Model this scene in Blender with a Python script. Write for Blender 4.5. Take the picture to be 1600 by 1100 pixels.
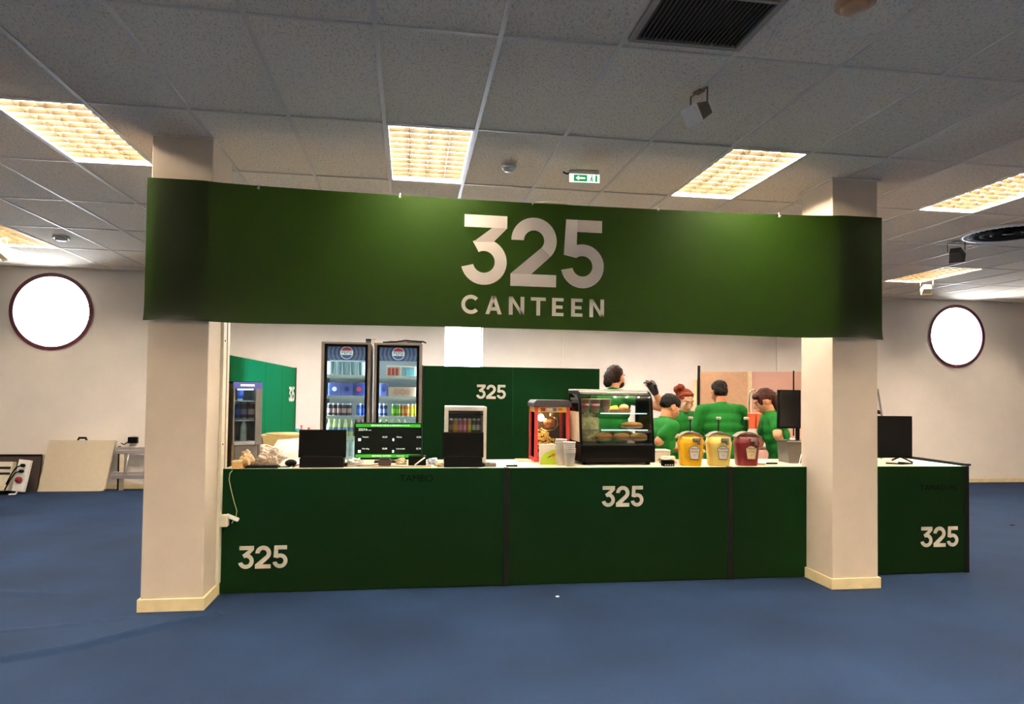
import bpy, bmesh, math, random
from mathutils import Vector, Matrix, noise
random.seed(7)
S = bpy.context.scene
COL = S.collection
PI = math.pi
for o in list(bpy.data.objects): bpy.data.objects.remove(o)

# ------------------------------------------------------------------ camera
CAM = Vector((0, 0, 1.513))
FPX, YAW, PIT, ROL, PX, PY = 1060.27, .1459, .0269, .0128, 796.2, 583.4
_cy, _sy = math.cos(YAW), math.sin(YAW)
FWD = Vector((_sy * math.cos(PIT), _cy * math.cos(PIT), math.sin(PIT)))
_rt = Vector((_cy, -_sy, 0)); _up = _rt.cross(FWD)
RGT = math.cos(ROL) * _rt + math.sin(ROL) * _up
UPV = -math.sin(ROL) * _rt + math.cos(ROL) * _up
cd = bpy.data.cameras.new('camera'); cam = bpy.data.objects.new('camera', cd); COL.objects.link(cam)
cd.sensor_fit = 'HORIZONTAL'; cd.sensor_width = 36.0; cd.lens = FPX / 1600 * 36.0
cd.shift_x = (800 - PX) / 1600; cd.shift_y = (PY - 550) / 1600
cd.clip_start = .05; cd.clip_end = 200
m3 = Matrix((RGT, UPV, -FWD)).transposed()
cam.matrix_world = Matrix.Translation(CAM) @ m3.to_4x4()
S.camera = cam
def ray(x, y): return FWD + RGT * ((x - PX) / FPX) - UPV * ((y - PY) / FPX)
def at(x, y, Y):
    d = ray(x, y); return CAM + d * (Y / d.y)
def atz(x, y, z):
    d = ray(x, y); return CAM + d * ((z - CAM.z) / d.z)

# ------------------------------------------------------------------ world, exposure
w = bpy.data.worlds.new('world'); S.world = w; w.use_nodes = True
bg = w.node_tree.nodes['Background']; bg.inputs[0].default_value = (.86, .92, 1, 1); bg.inputs[1].default_value = 20.0
S.view_settings.view_transform = 'Standard'; S.view_settings.look = 'None'
S.view_settings.exposure = 0.72; S.view_settings.gamma = 1.0; S.view_settings.use_curve_mapping = False
TUBE = 208.0          # strength of the fluorescent tubes
TUBE_COL = (1.0, .82, .64)

# ------------------------------------------------------------------ materials
def lin(c):
    return tuple(((v / 255) / 12.92 if v / 255 <= .04045 else ((v / 255 + .055) / 1.055) ** 2.4) for v in c)
MATS = {}
def mat(name, rgb, rough=.5, metal=0, var=.06, scale=18, bump=0, bscale=None, spec=.5, emit=0, alpha=1, trans=0, coat=0, coords='Object', stretch=(1, 1, 1), ecol=None):
    """plain procedural surface: base colour broken up by noise, optional fine relief"""
    if name in MATS: return MATS[name]
    m = bpy.data.materials.new(name); m.use_nodes = True; nt = m.node_tree; N = nt.nodes; L = nt.links
    p = N['Principled BSDF']; c = lin(rgb)
    p.inputs['Roughness'].default_value = rough; p.inputs['Metallic'].default_value = metal
    p.inputs['Specular IOR Level'].default_value = spec
    p.inputs['Base Color'].default_value = (*c, 1)
    p.inputs['Coat Weight'].default_value = coat
    if trans: p.inputs['Transmission Weight'].default_value = trans
    if alpha < 1: p.inputs['Alpha'].default_value = alpha
    if emit:
        p.inputs['Emission Color'].default_value = (*(lin(ecol) if ecol else c), 1); p.inputs['Emission Strength'].default_value = emit
    if var or bump:
        tc = N.new('ShaderNodeTexCoord'); mp = N.new('ShaderNodeMapping'); mp.inputs['Scale'].default_value = stretch
        L.new(tc.outputs[coords], mp.inputs[0])
        nz = N.new('ShaderNodeTexNoise'); nz.inputs['Scale'].default_value = scale; nz.inputs['Detail'].default_value = 5
        L.new(mp.outputs[0], nz.inputs['Vector'])
        if var:
            r = N.new('ShaderNodeValToRGB'); r.color_ramp.elements[0].position = .3; r.color_ramp.elements[1].position = .7
            r.color_ramp.elements[0].color = (*[v * (1 - var) for v in c], 1); r.color_ramp.elements[1].color = (*[min(1, v * (1 + var)) for v in c], 1)
            L.new(nz.outputs[0], r.inputs[0]); L.new(r.outputs[0], p.inputs['Base Color'])
        if bump:
            n2 = nz
            if bscale:
                n2 = N.new('ShaderNodeTexNoise'); n2.inputs['Scale'].default_value = bscale; n2.inputs['Detail'].default_value = 4; L.new(mp.outputs[0], n2.inputs['Vector'])
            b = N.new('ShaderNodeBump'); b.inputs['Strength'].default_value = bump; b.inputs['Distance'].default_value = .01
            L.new(n2.outputs[0], b.inputs['Height']); L.new(b.outputs[0], p.inputs['Normal'])
    MATS[name] = m; return m
def glass(name, tint=(235, 245, 245), a=.12, rough=.02):
    """thin pane: mostly clear, a little reflective"""
    if name in MATS: return MATS[name]
    m = bpy.data.materials.new(name); m.use_nodes = True; nt = m.node_tree; N = nt.nodes; L = nt.links
    N.remove(N['Principled BSDF']); out = N['Material Output']
    t = N.new('ShaderNodeBsdfTransparent'); t.inputs[0].default_value = (*lin(tint), 1)
    g = N.new('ShaderNodeBsdfGlossy'); g.inputs['Roughness'].default_value = rough
    f = N.new('ShaderNodeFresnel'); f.inputs[0].default_value = 1.3
    mu = N.new('ShaderNodeMath'); mu.operation = 'ADD'; mu.inputs[1].default_value = a * .3; L.new(f.outputs[0], mu.inputs[0])
    mx = N.new('ShaderNodeMixShader'); L.new(mu.outputs[0], mx.inputs[0]); L.new(t.outputs[0], mx.inputs[1]); L.new(g.outputs[0], mx.inputs[2])
    L.new(mx.outputs[0], out.inputs[0]); MATS[name] = m; return m
def emis(name, rgb, st):
    if name in MATS: return MATS[name]
    m = bpy.data.materials.new(name); m.use_nodes = True; nt = m.node_tree; N = nt.nodes
    N.remove(N['Principled BSDF']); e = N.new('ShaderNodeEmission'); e.inputs[0].default_value = (*rgb, 1); e.inputs[1].default_value = st
    nt.links.new(e.outputs[0], N['Material Output'].inputs[0]); MATS[name] = m; return m

# ------------------------------------------------------------------ geometry helpers
class G:
    """collects shapes in one bmesh, then becomes one mesh object"""
    def __init__(s): s.bm = bmesh.new(); s.M = None
    def _fin(s, vs, mi, smooth=False):
        if s.M is not None:
            for v in vs: v.co = s.M @ v.co
        vset = set(vs)
        for v in vs:
            for f in v.link_faces: f.material_index = mi; f.smooth = smooth
    def box(s, x0, x1, y0, y1, z0, z1, mi=0, bev=0, seg=2):
        r = bmesh.ops.create_cube(s.bm, size=1); vs = r['verts']
        for v in vs:
            v.co = Vector(((x0 + x1) / 2 + v.co.x * (x1 - x0), (y0 + y1) / 2 + v.co.y * (y1 - y0), (z0 + z1) / 2 + v.co.z * (z1 - z0)))
        if bev:
            es = list({e for v in vs for e in v.link_edges})
            r = bmesh.ops.bevel(s.bm, geom=es, offset=bev, segments=seg, affect='EDGES', profile=.5)
            vs = list({v for f in r['faces'] for v in f.verts} | {v for v in vs if v.is_valid})
        s._fin(vs, mi); return s
    def poly(s, pts, d, mi=0, cap=True):
        """extrude a planar loop of 3D points by vector d"""
        d = Vector(d); a = [s.bm.verts.new(Vector(p)) for p in pts]; b = [s.bm.verts.new(Vector(p) + d) for p in pts]; n = len(pts)
        if cap: s.bm.faces.new(a); s.bm.faces.new(b[::-1])
        for i in range(n): s.bm.faces.new((a[i], b[i], b[(i + 1) % n], a[(i + 1) % n]))
        s._fin(a + b, mi); return s
    def face(s, pts, mi=0):
        a = [s.bm.verts.new(Vector(p)) for p in pts]; s.bm.faces.new(a); s._fin(a, mi); return s
    def tube(s, pts, r, n=8, mi=0, smooth=True, cap=True):
        pts = [Vector(p) for p in pts]; k = len(pts); rr = r if isinstance(r, (list, tuple)) else [r] * k
        rings = []; ref = None
        for i in range(k):
            t = (pts[min(i + 1, k - 1)] - pts[max(i - 1, 0)]).normalized()
            if ref is None: ref = t.orthogonal().normalized()
            ref = (ref - t * ref.dot(t)); ref = ref.normalized() if ref.length > 1e-6 else t.orthogonal().normalized()
            b = t.cross(ref)
            rings.append([s.bm.verts.new(pts[i] + (ref * math.cos(2 * PI * j / n) + b * math.sin(2 * PI * j / n)) * rr[i]) for j in range(n)])
        for i in range(k - 1):
            for j in range(n): s.bm.faces.new((rings[i][j], rings[i][(j + 1) % n], rings[i + 1][(j + 1) % n], rings[i + 1][j]))
        if cap: s.bm.faces.new(rings[0][::-1]); s.bm.faces.new(rings[-1])
        s._fin([v for q in rings for v in q], mi, smooth); return s
    def lathe(s, prof, c=(0, 0, 0), n=20, mi=0, smooth=True, mis=None):
        c = Vector(c); rings = []; allv = []
        for r, z in prof:
            if r < 1e-5: q = [s.bm.verts.new(c + Vector((0, 0, z)))]
            else: q = [s.bm.verts.new(c + Vector((r * math.cos(2 * PI * j / n), r * math.sin(2 * PI * j / n), z))) for j in range(n)]
            rings.append(q); allv += q
        fs = []
        for i in range(len(rings) - 1):
            a, b = rings[i], rings[i + 1]
            for j in range(n):
                if len(a) == 1 and len(b) == 1: continue
                if len(a) == 1: f = s.bm.faces.new((a[0], b[(j + 1) % n], b[j]))
                elif len(b) == 1: f = s.bm.faces.new((a[j], a[(j + 1) % n], b[0]))
                else: f = s.bm.faces.new((a[j], a[(j + 1) % n], b[(j + 1) % n], b[j]))
                fs.append((f, i))
        s._fin(allv, mi, smooth)
        if mis:
            for f, i in fs: f.material_index = mis[i]
        return s
    def ball(s, c, r, n=12, mi=0, R=None):
        r = (r, r, r) if not isinstance(r, (tuple, list)) else r
        q = bmesh.ops.create_uvsphere(s.bm, u_segments=n, v_segments=max(6, n * 2 // 3), radius=1)['verts']
        for v in q:
            p = Vector((v.co.x * r[0], v.co.y * r[1], v.co.z * r[2])); v.co = Vector(c) + (R @ p if R else p)
        s._fin(q, mi, True); return s
    def done(s, name, m, parent=None, loc=None, rotz=0, recalc=True):
        if recalc: bmesh.ops.recalc_face_normals(s.bm, faces=s.bm.faces[:])
        me = bpy.data.meshes.new(name); s.bm.to_mesh(me); s.bm.free()
        for q in (m if isinstance(m, (list, tuple)) else [m]): me.materials.append(q)
        o = bpy.data.objects.new(name, me); COL.objects.link(o)
        if parent: o.parent = parent
        if loc is not None: o.location = loc
        if rotz: o.rotation_euler.z = rotz
        return o
def tag(o, label=None, cat=None, group=None, kind=None):
    if label: o['label'] = label
    if cat: o['category'] = cat
    if group: o['group'] = group
    if kind: o['kind'] = kind
    return o
def thing(name, label, cat, loc=(0, 0, 0), rotz=0, group=None):
    o = bpy.data.objects.new(name, None); COL.objects.link(o); o.empty_display_size = .1
    o.location = loc; o.rotation_euler.z = rotz
    return tag(o, label, cat, group)
def dup(o, parent=None, loc=None, rotz=None):
    c = o.copy(); COL.objects.link(c); c.parent = parent
    if loc is not None: c.location = loc
    if rotz is not None: c.rotation_euler.z = rotz
    for ch in list(o.children): dup(ch, c)
    return c
def onb(name, x0, x1, y0, y1, z0, z1, m, parent, bev=.004): return G().box(x0, x1, y0, y1, z0, z1, bev=bev).done(name, m, parent)
def writing(name, s, size, m, parent, loc, rx=PI / 2, rz=0, align='CENTER', ext=.0005, sx=1):
    c = bpy.data.curves.new(name, 'FONT'); c.body = s; c.size = size; c.align_x = align; c.align_y = 'CENTER'; c.extrude = ext; c.resolution_u = 3
    t = bpy.data.objects.new('tmp', c); COL.objects.link(t)
    me = bpy.data.meshes.new_from_object(t); bpy.data.objects.remove(t); bpy.data.curves.remove(c)
    me.materials.clear(); me.materials.append(m); me.name = name
    o = bpy.data.objects.new(name, me); COL.objects.link(o); o.parent = parent; o.location = loc
    o.rotation_euler = (rx, 0, rz); o.scale.x = sx
    return o

# the stroke lettering of the stand's number: pieces (x to the right, y up, height 1)
def arc(cx, cy, R, r, a0, a1, n=28):
    t = [math.radians(a0 + (a1 - a0) * i / n) for i in range(n + 1)]
    return [((cx + R * math.cos(q), cy + R * math.sin(q)), (cx + r * math.cos(q), cy + r * math.sin(q))) for q in t]
NUM = {
 '3': ([('q', (.04, 1), (.655, 1), (.655, .823), (.04, .823)), ('d', (.655, .824), (.46, .62), (.17, .61), (.44, .824))], [(.324, .33, .33, .157, 119, -166)], .66),
 '2': ([('q', (.0, .177), (.67, .177), (.67, 0), (.0, 0)), ('d', (.5875, .444), (.30, .177), (.0, .177), (.45, .568))], [(.34, .667, .333, .148, 180, -42)], .70),
 '5': ([('d', (.22, 1), (.6, 1), (.6, .823), (.22, .823)), ('q', (.06, 1), (.232, 1), (.215, .44), (.03, .48))], [(.31, .322, .322, .15, 126, -169)], .64)}
def number325(name, height, m, parent, loc, rz=0, z_lift=0, shade=None):
    """325 in broad folded strokes, facing local -Y, lower left corner at loc"""
    g = G(); x = 0; t = .0012
    def V(p, l=0): return Vector((x + p[0] * height, -l, p[1] * height))
    for ch in '325':
        quads, arcs, wd = NUM[ch]
        for a in arcs:
            st = arc(*a)
            for (o0, i0), (o1, i1) in zip(st, st[1:]): g.poly([V(o0, 0), V(o1, 0), V(i1, 0), V(i0, 0)], (0, -t, 0), 0)
        for q in quads:
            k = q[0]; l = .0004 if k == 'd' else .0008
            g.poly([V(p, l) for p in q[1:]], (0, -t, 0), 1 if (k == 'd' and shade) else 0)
        x += (wd + .05) * height
    return g.done(name, [m, shade or m], parent, loc, rz)
# ------------------------------------------------------------------ the room
CZ = 3.244; WY = 10.82; XL, XR, YF = -7.39, 12.41, -4.0
m_wall = mat('wall_paint', (230, 222, 212), .75, var=.03, scale=3, bump=.05, bscale=120)
m_pillar = mat('pillar_paint', (208, 194, 174), .6, var=.04, scale=4, bump=.06, bscale=90)
m_base = mat('baseboard_cream', (226, 208, 160), .6, var=.1, scale=8)
m_tee = mat('ceiling_tee', (226, 214, 194), .5, var=.03)
m_white = mat('white_plastic', (235, 233, 228), .4, var=.03)
m_black = mat('black_plastic', (5, 5, 5), .6, var=.1, spec=.06)
m_dark = mat('dark_grey_plastic', (15, 14, 14), .6, var=.1, spec=.08)
m_gap = mat('void_black', (8, 8, 8), .9, var=0)

def carpet():
    m = bpy.data.materials.new('blue_carpet'); m.use_nodes = True; nt = m.node_tree; N = nt.nodes; L = nt.links; p = N['Principled BSDF']
    p.inputs['Roughness'].default_value = .95; p.inputs['Specular IOR Level'].default_value = .15
    tc = N.new('ShaderNodeTexCoord')
    n1 = N.new('ShaderNodeTexNoise'); n1.inputs['Scale'].default_value = 1.3; n1.inputs['Detail'].default_value = 6
    n2 = N.new('ShaderNodeTexNoise'); n2.inputs['Scale'].default_value = 260; n2.inputs['Detail'].default_value = 2
    L.new(tc.outputs['Object'], n1.inputs[0]); L.new(tc.outputs['Object'], n2.inputs[0])
    r = N.new('ShaderNodeValToRGB'); e = r.color_ramp.elements
    e[0].position = .3; e[1].position = .72; e[0].color = (*lin((16, 34, 60)), 1); e[1].color = (*lin((24, 47, 79)), 1)
    L.new(n1.outputs[0], r.inputs[0])
    mx = N.new('ShaderNodeMix'); mx.data_type = 'RGBA'; mx.blend_type = 'MULTIPLY'; mx.inputs[0].default_value = .5
    L.new(r.outputs[0], mx.inputs[6]); L.new(n2.outputs[0], mx.inputs[7])
    g = N.new('ShaderNodeGamma'); L.new(mx.outputs[2], p.inputs['Base Color'])
    b = N.new('ShaderNodeBump'); b.inputs['Strength'].default_value = .35; b.inputs['Distance'].default_value = .004
    L.new(n2.outputs[0], b.inputs['Height']); L.new(b.outputs[0], p.inputs['Normal']); N.remove(g)
    return m
def seg_dist(p, a, b):
    ab = b - a; t = max(0, min(1, (p - a).dot(ab) / ab.dot(ab))); return (p - a - ab * t).length, t
def build_floor():
    xs = [XL + .3 * i for i in range(int((XR - XL) / .3) + 1)] + [XR]; ys = [YF + .3 * i for i in range(int((WY - YF) / .3) + 1)] + [WY + .02]
    xs += [-4.3 + .028 * i for i in range(114)]; ys += [3.6 + .028 * i for i in range(118)]
    xs = sorted(set(round(v, 3) for v in xs)); ys = sorted(set(round(v, 3) for v in ys))
    V2 = Vector
    ridges = [([(-3.4, 3.62), (-2.2, 4.127), (-1.88, 4.288), (-1.53, 4.593), (-1.26, 4.80)], .03, .024), ([(-2.9, 4.55), (-2.25, 4.66), (-1.8, 4.80)], .008, .02),
              ([(-3.3, 5.5), (-2.3, 5.35)], .006, .05), ([(atz(0, 857, 0).x, atz(0, 857, 0).y), (atz(120, 853, 0).x, atz(120, 853, 0).y), (atz(222, 848, 0).x, atz(222, 848, 0).y)], .010, .03), ([(atz(0, 925, 0).x, atz(0, 925, 0).y), (atz(90, 930, 0).x, atz(90, 930, 0).y)], .008, .04)]
    vs = []
    for y in ys:
        for x in xs:
            z = 0
            if -4.6 < x < -1.1 and 3.5 < y < 6.95:
                for pl, a, sg in ridges:
                    d = min(seg_dist(Vector((x, y)), Vector(p), Vector(q))[0] for p, q in zip(pl, pl[1:])); z += a * math.exp(-(d / sg) ** 2)
                if x > -1.8 and y > 4.86: z = 0
            vs.append((x, y, z))
    n = len(xs); fs = [(j * n + i, j * n + i + 1, (j + 1) * n + i + 1, (j + 1) * n + i) for j in range(len(ys) - 1) for i in range(n - 1)]
    me = bpy.data.meshes.new('floor'); me.from_pydata(vs, [], fs); me.materials.append(carpet()); me.polygons.foreach_set('use_smooth', [True] * len(fs))
    o = bpy.data.objects.new('floor', me); COL.objects.link(o); return tag(o, 'blue carpeted floor with a long crease', None, None, 'structure')
build_floor()

# back wall with the openings cut out of it
ROUND = [(-5.22, 2.602, .555), (9.652, 2.605, .55)]
TALL = (.535, 1.15, 1.05, 3.0)
def wall_with_holes():
    c = bpy.data.curves.new('wall', 'CURVE'); c.dimensions = '2D'; c.fill_mode = 'BOTH'; c.extrude = .14
    def spl(pts):
        s = c.splines.new('POLY'); s.points.add(len(pts) - 1)
        for q, p in zip(s.points, pts): q.co = (p[0], p[1], 0, 1)
        s.use_cyclic_u = True
    spl([(XL, 0), (XR, 0), (XR, CZ + .1), (XL, CZ + .1)])
    for x, z, r in ROUND: spl([(x + r * math.cos(2 * PI * i / 72), z + r * math.sin(2 * PI * i / 72)) for i in range(72)])
    spl([(TALL[0], TALL[2]), (TALL[1], TALL[2]), (TALL[1], TALL[3]), (TALL[0], TALL[3])])
    t = bpy.data.objects.new('tmp', c); COL.objects.link(t); me = bpy.data.meshes.new_from_object(t); bpy.data.objects.remove(t)
    me.materials.clear(); me.materials.append(m_wall)
    me.transform(Matrix.Translation((0, WY + .14, 0)) @ Matrix.Rotation(PI / 2, 4, 'X'))
    o = bpy.data.objects.new('wall_back', me); COL.objects.link(o); return tag(o, 'cream back wall with round windows', None, None, 'structure')
wall_with_holes()
for nm, b in (('wall_left', (XL - .2, XL, YF, WY, 0, CZ + .1)), ('wall_right', (XR, XR + .2, YF, WY, 0, CZ + .1)), ('wall_front', (XL - .2, XR + .2, YF - .2, YF, 0, CZ + .1))):
    tag(G().box(*b).done(nm, m_wall), None, None, None, 'structure')
bb = tag(G().box(XL, -1.0, WY - .015, WY, 0, .07, bev=.003).box(1.2, XR, WY - .015, WY, 0, .07, bev=.003).done('baseboard_back', m_base), None, None, None, 'structure')
m_frame = mat('burgundy_frame', (86, 24, 36), .4, var=.08)
m_glassw = glass('window_glass', (250, 252, 255), .05)
def round_window(i, x, z, r):
    n = 64; root = bpy.data.objects.new('window_%d' % i, None); COL.objects.link(root); root.location = (x, WY, z)
    tag(root, None, None, None, 'structure')
    g = G()
    prof = [(r + .014, -.02), (r - .04, -.02), (r - .04, .05), (r + .0, .05)]
    rings = [[g.bm.verts.new((q[0] * math.cos(2 * PI * j / n), q[1], q[0] * math.sin(2 * PI * j / n))) for j in range(n)] for q in prof]
    for a, b in zip(rings, rings[1:]):
        for j in range(n): g.bm.faces.new((a[j], a[(j + 1) % n], b[(j + 1) % n], b[j]))
    g.done('window_frame', m_frame, root)
    g = G(); g.poly([((r - .002) * math.cos(2 * PI * j / n), .2, (r - .002) * math.sin(2 * PI * j / n)) for j in range(n)], (0, .008, 0)); g.done('pane', m_glassw, root)
    lt = bpy.data.lights.new('portal', 'AREA'); lt.shape = 'DISK'; lt.size = 2 * r; lt.cycles.is_portal = True
    lo = bpy.data.objects.new('daylight_portal', lt); COL.objects.link(lo); lo.location = (x, WY + .3, z); lo.rotation_euler = (PI / 2, 0, 0); lo.rotation_euler.x = -PI / 2
for i, q in enumerate(ROUND): round_window(i + 1, *q)
root = bpy.data.objects.new('window_3', None); COL.objects.link(root); tag(root, None, None, None, 'structure'); root.location = (TALL[0], WY, TALL[2])
W_, H_ = TALL[1] - TALL[0], TALL[3] - TALL[2]
onb('window_frame', 0, .02, .16, .22, 0, H_, m_white, root); onb('window_frame', W_ - .02, W_, .16, .22, 0, H_, m_white, root)
onb('window_frame', .02, W_ - .02, .16, .22, 0, .02, m_white, root); onb('window_frame', .02, W_ - .02, .16, .22, H_ - .02, H_, m_white, root)
onb('pane', .02, W_ - .02, .185, .193, .02, H_ - .02, m_glassw, root, 0)
lt = bpy.data.lights.new('portal', 'AREA'); lt.shape = 'RECTANGLE'; lt.size = W_; lt.size_y = H_; lt.cycles.is_portal = True
lo = bpy.data.objects.new('daylight_portal', lt); COL.objects.link(lo); lo.location = ((TALL[0] + TALL[1]) / 2, WY + .3, (TALL[2] + TALL[3]) / 2); lo.rotation_euler = (-PI / 2, 0, 0)
for xx in (2.44, 6.2): tag(onb('wall_conduit', xx, xx + .05, WY - .02, WY, .07, CZ, m_wall, None, .004), 'slim painted conduit up the back wall ' + ('above the green stand panel' if xx < 3 else 'right of the right pillar'), 'conduit')

# ------------------------------------------------------------------ suspended ceiling: tees, tiles, fittings
GX0, GY0 = -.19, 3.241
def tile_mat():
    m = bpy.data.materials.new('mineral_tile'); m.use_nodes = True; nt = m.node_tree; N = nt.nodes; L = nt.links; p = N['Principled BSDF']
    p.inputs['Roughness'].default_value = .9; p.inputs['Specular IOR Level'].default_value = .2
    tc = N.new('ShaderNodeTexCoord'); oi = N.new('ShaderNodeObjectInfo'); ad = N.new('ShaderNodeVectorMath'); ad.operation = 'ADD'
    sc = N.new('ShaderNodeVectorMath'); sc.operation = 'SCALE'; L.new(oi.outputs['Location'], sc.inputs[0]); sc.inputs[3].default_value = 1.37
    L.new(tc.outputs['Object'], ad.inputs[0]); L.new(sc.outputs[0], ad.inputs[1])
    mp = N.new('ShaderNodeMapping'); mp.inputs['Scale'].default_value = (1.0, .42, 1); L.new(ad.outputs[0], mp.inputs[0])
    n1 = N.new('ShaderNodeTexNoise'); n1.inputs['Scale'].default_value = 120; n1.inputs['Detail'].default_value = 3; n1.inputs['Distortion'].default_value = .8
    L.new(mp.outputs[0], n1.inputs[0])
    r = N.new('ShaderNodeValToRGB'); r.color_ramp.elements[0].position = .36; r.color_ramp.elements[1].position = .47
    r.color_ramp.elements[0].color = (*lin((216, 200, 176)), 1); r.color_ramp.elements[1].color = (*lin((250, 234, 208)), 1)
    L.new(n1.outputs[0], r.inputs[0])
    hs = N.new('ShaderNodeHueSaturation'); mr = N.new('ShaderNodeMapRange'); mr.inputs[3].default_value = .93; mr.inputs[4].default_value = 1.05
    L.new(oi.outputs['Random'], mr.inputs[0]); L.new(mr.outputs[0], hs.inputs['Value']); L.new(r.outputs[0], hs.inputs['Color']); L.new(hs.outputs[0], p.inputs['Base Color'])
    b = N.new('ShaderNodeBump'); b.inputs['Strength'].default_value = .6; b.inputs['Distance'].default_value = .006
    L.new(r.outputs[0], b.inputs['Height']); L.new(b.outputs[0], p.inputs['Normal'])
    return m
m_tile = tile_mat()
ceil = bpy.data.objects.new('ceiling', None); COL.objects.link(ceil); tag(ceil, 'suspended ceiling of mineral tiles in a metal grid', None, None, 'structure')
onb('backing', XL, XR, YF, WY, CZ + .14, CZ + .2, m_gap, ceil, 0)
NX0, NX1 = -12, 21
rows = [GY0 + 1.2 * k for k in range(-6, 7)]
LIGHT_ON = {(c, r) for c in (-8, -4, 0, 4, 8, 12) for r in (-5, -2, 1, 4)} | {(16, 1), (16, 4), (-2, -2), (2, -2), (6, -2)} | {(2, 3), (-2, 4), (2, 4), (6, 4)}       # light cells (column, row); off-pattern ones are unseen, added to brighten
VENTCELL = {}
LIGHT_ALL = set(LIGHT_ON)
half = bmesh.new()
g = G(); g.box(-.294, .294, -.594, .594, 0, .016, bev=.004, seg=1); proto = g.done('tile', m_tile, ceil, (0, 0, -9)); tile_me = proto.data; bpy.data.objects.remove(proto)
g = G(); g.box(-.294, .294, -.186, .186, 0, .016, bev=.004, seg=1); proto = g.done('tile', m_tile, ceil, (0, 0, -9)); tile_me2 = proto.data; bpy.data.objects.remove(proto)
far = G()
def inview(x, y):
    d = Vector((x, y, CZ)) - CAM; f = d.dot(FWD)
    if f < .5: return False
    u = PX + FPX * d.dot(RGT) / f; v = PY - FPX * d.dot(UPV) / f
    return -40 < u < 1640 and v > -60
PIL = [(-1.77, -1.373, 4.915, 5.415), (3.298, 3.69, 4.924, 5.355)]
for r in range(-7, 7):
    y0 = GY0 + 1.2 * r; y1 = min(y0 + 1.2, WY)
    if y0 > WY - .05: continue
    for c in range(NX0, NX1):
        if (c, r) in LIGHT_ALL: continue
        x0 = GX0 + .6 * c; cx, cy_ = x0 + .3, (y0 + y1) / 2
        vis = any(inview(x, y) for x in (x0, cx, x0 + .6) for y in (y0, cy_, y1))
        cut = any(x0 < p[1] and x0 + .6 > p[0] and y0 < p[3] and y1 > p[2] for p in PIL)
        if cut:                                     # tile notched round a pillar head
            p = [p for p in PIL if x0 < p[1] and x0 + .6 > p[0] and y0 < p[3] and y1 > p[2]][0]; g = G()
            for xa, xb, ya, yb in ((x0, min(p[0], x0 + .6), y0, y1), (max(p[1], x0), x0 + .6, y0, y1), (max(p[0], x0), min(p[1], x0 + .6), y0, p[2]), (max(p[0], x0), min(p[1], x0 + .6), p[3], y1)):
                if xb - xa > .02 and yb - ya > .02: g.box(xa - cx, xb - cx, ya - cy_, yb - cy_, 0, .016)
            g.done('tile', m_tile, ceil, (cx, cy_, CZ + .004)); continue
        if vis:
            o = bpy.data.objects.new('tile', tile_me if y1 - y0 > 1 else tile_me2); COL.objects.link(o); o.parent = ceil
            o.location = (cx + random.uniform(-.001, .001), cy_, CZ + .002 + random.uniform(0, .004)); o.rotation_euler = (random.gauss(0, .001), random.gauss(0, .0015), 0)
        else: far.box(x0 + .006, x0 + .594, y0 + .006, y1 - .006, CZ + .004, CZ + .02)
tag(far.done('tile_field', m_tile, ceil), None, None, None, 'stuff')
def tees():
    for c in range(NX0, NX1 + 1):
        x = GX0 + .6 * c
        segs = [(YF, WY)]
        for p in PIL:
            if p[0] - .01 < x < p[1] + .01: segs = [(YF, p[2]), (p[3], WY)]
        for a, b in segs:
            if c % 1 == 0: onb('tee_bar', x - .012, x + .012, a, b, CZ - .002, CZ + .012, m_tee, ceil, 0)
    for r in range(-6, 7):
        y = GY0 + 1.2 * r
        if y > WY: continue
        segs = [[XL, XR]]
        for p in PIL:
            if p[2] < y < p[3]: segs = [[segs[0][0], p[0]]] + [[p[1], XR]]
        for a, b in segs: onb('tee_bar', a, b, y - .009, y + .009, CZ - .0012, CZ + .010, m_tee, ceil, 0)
tees()
tag(G().box(XL, XR, WY - .02, WY, CZ - .02, CZ + .01).done('trim_1', m_tee), None, None, None, 'structure')

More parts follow.
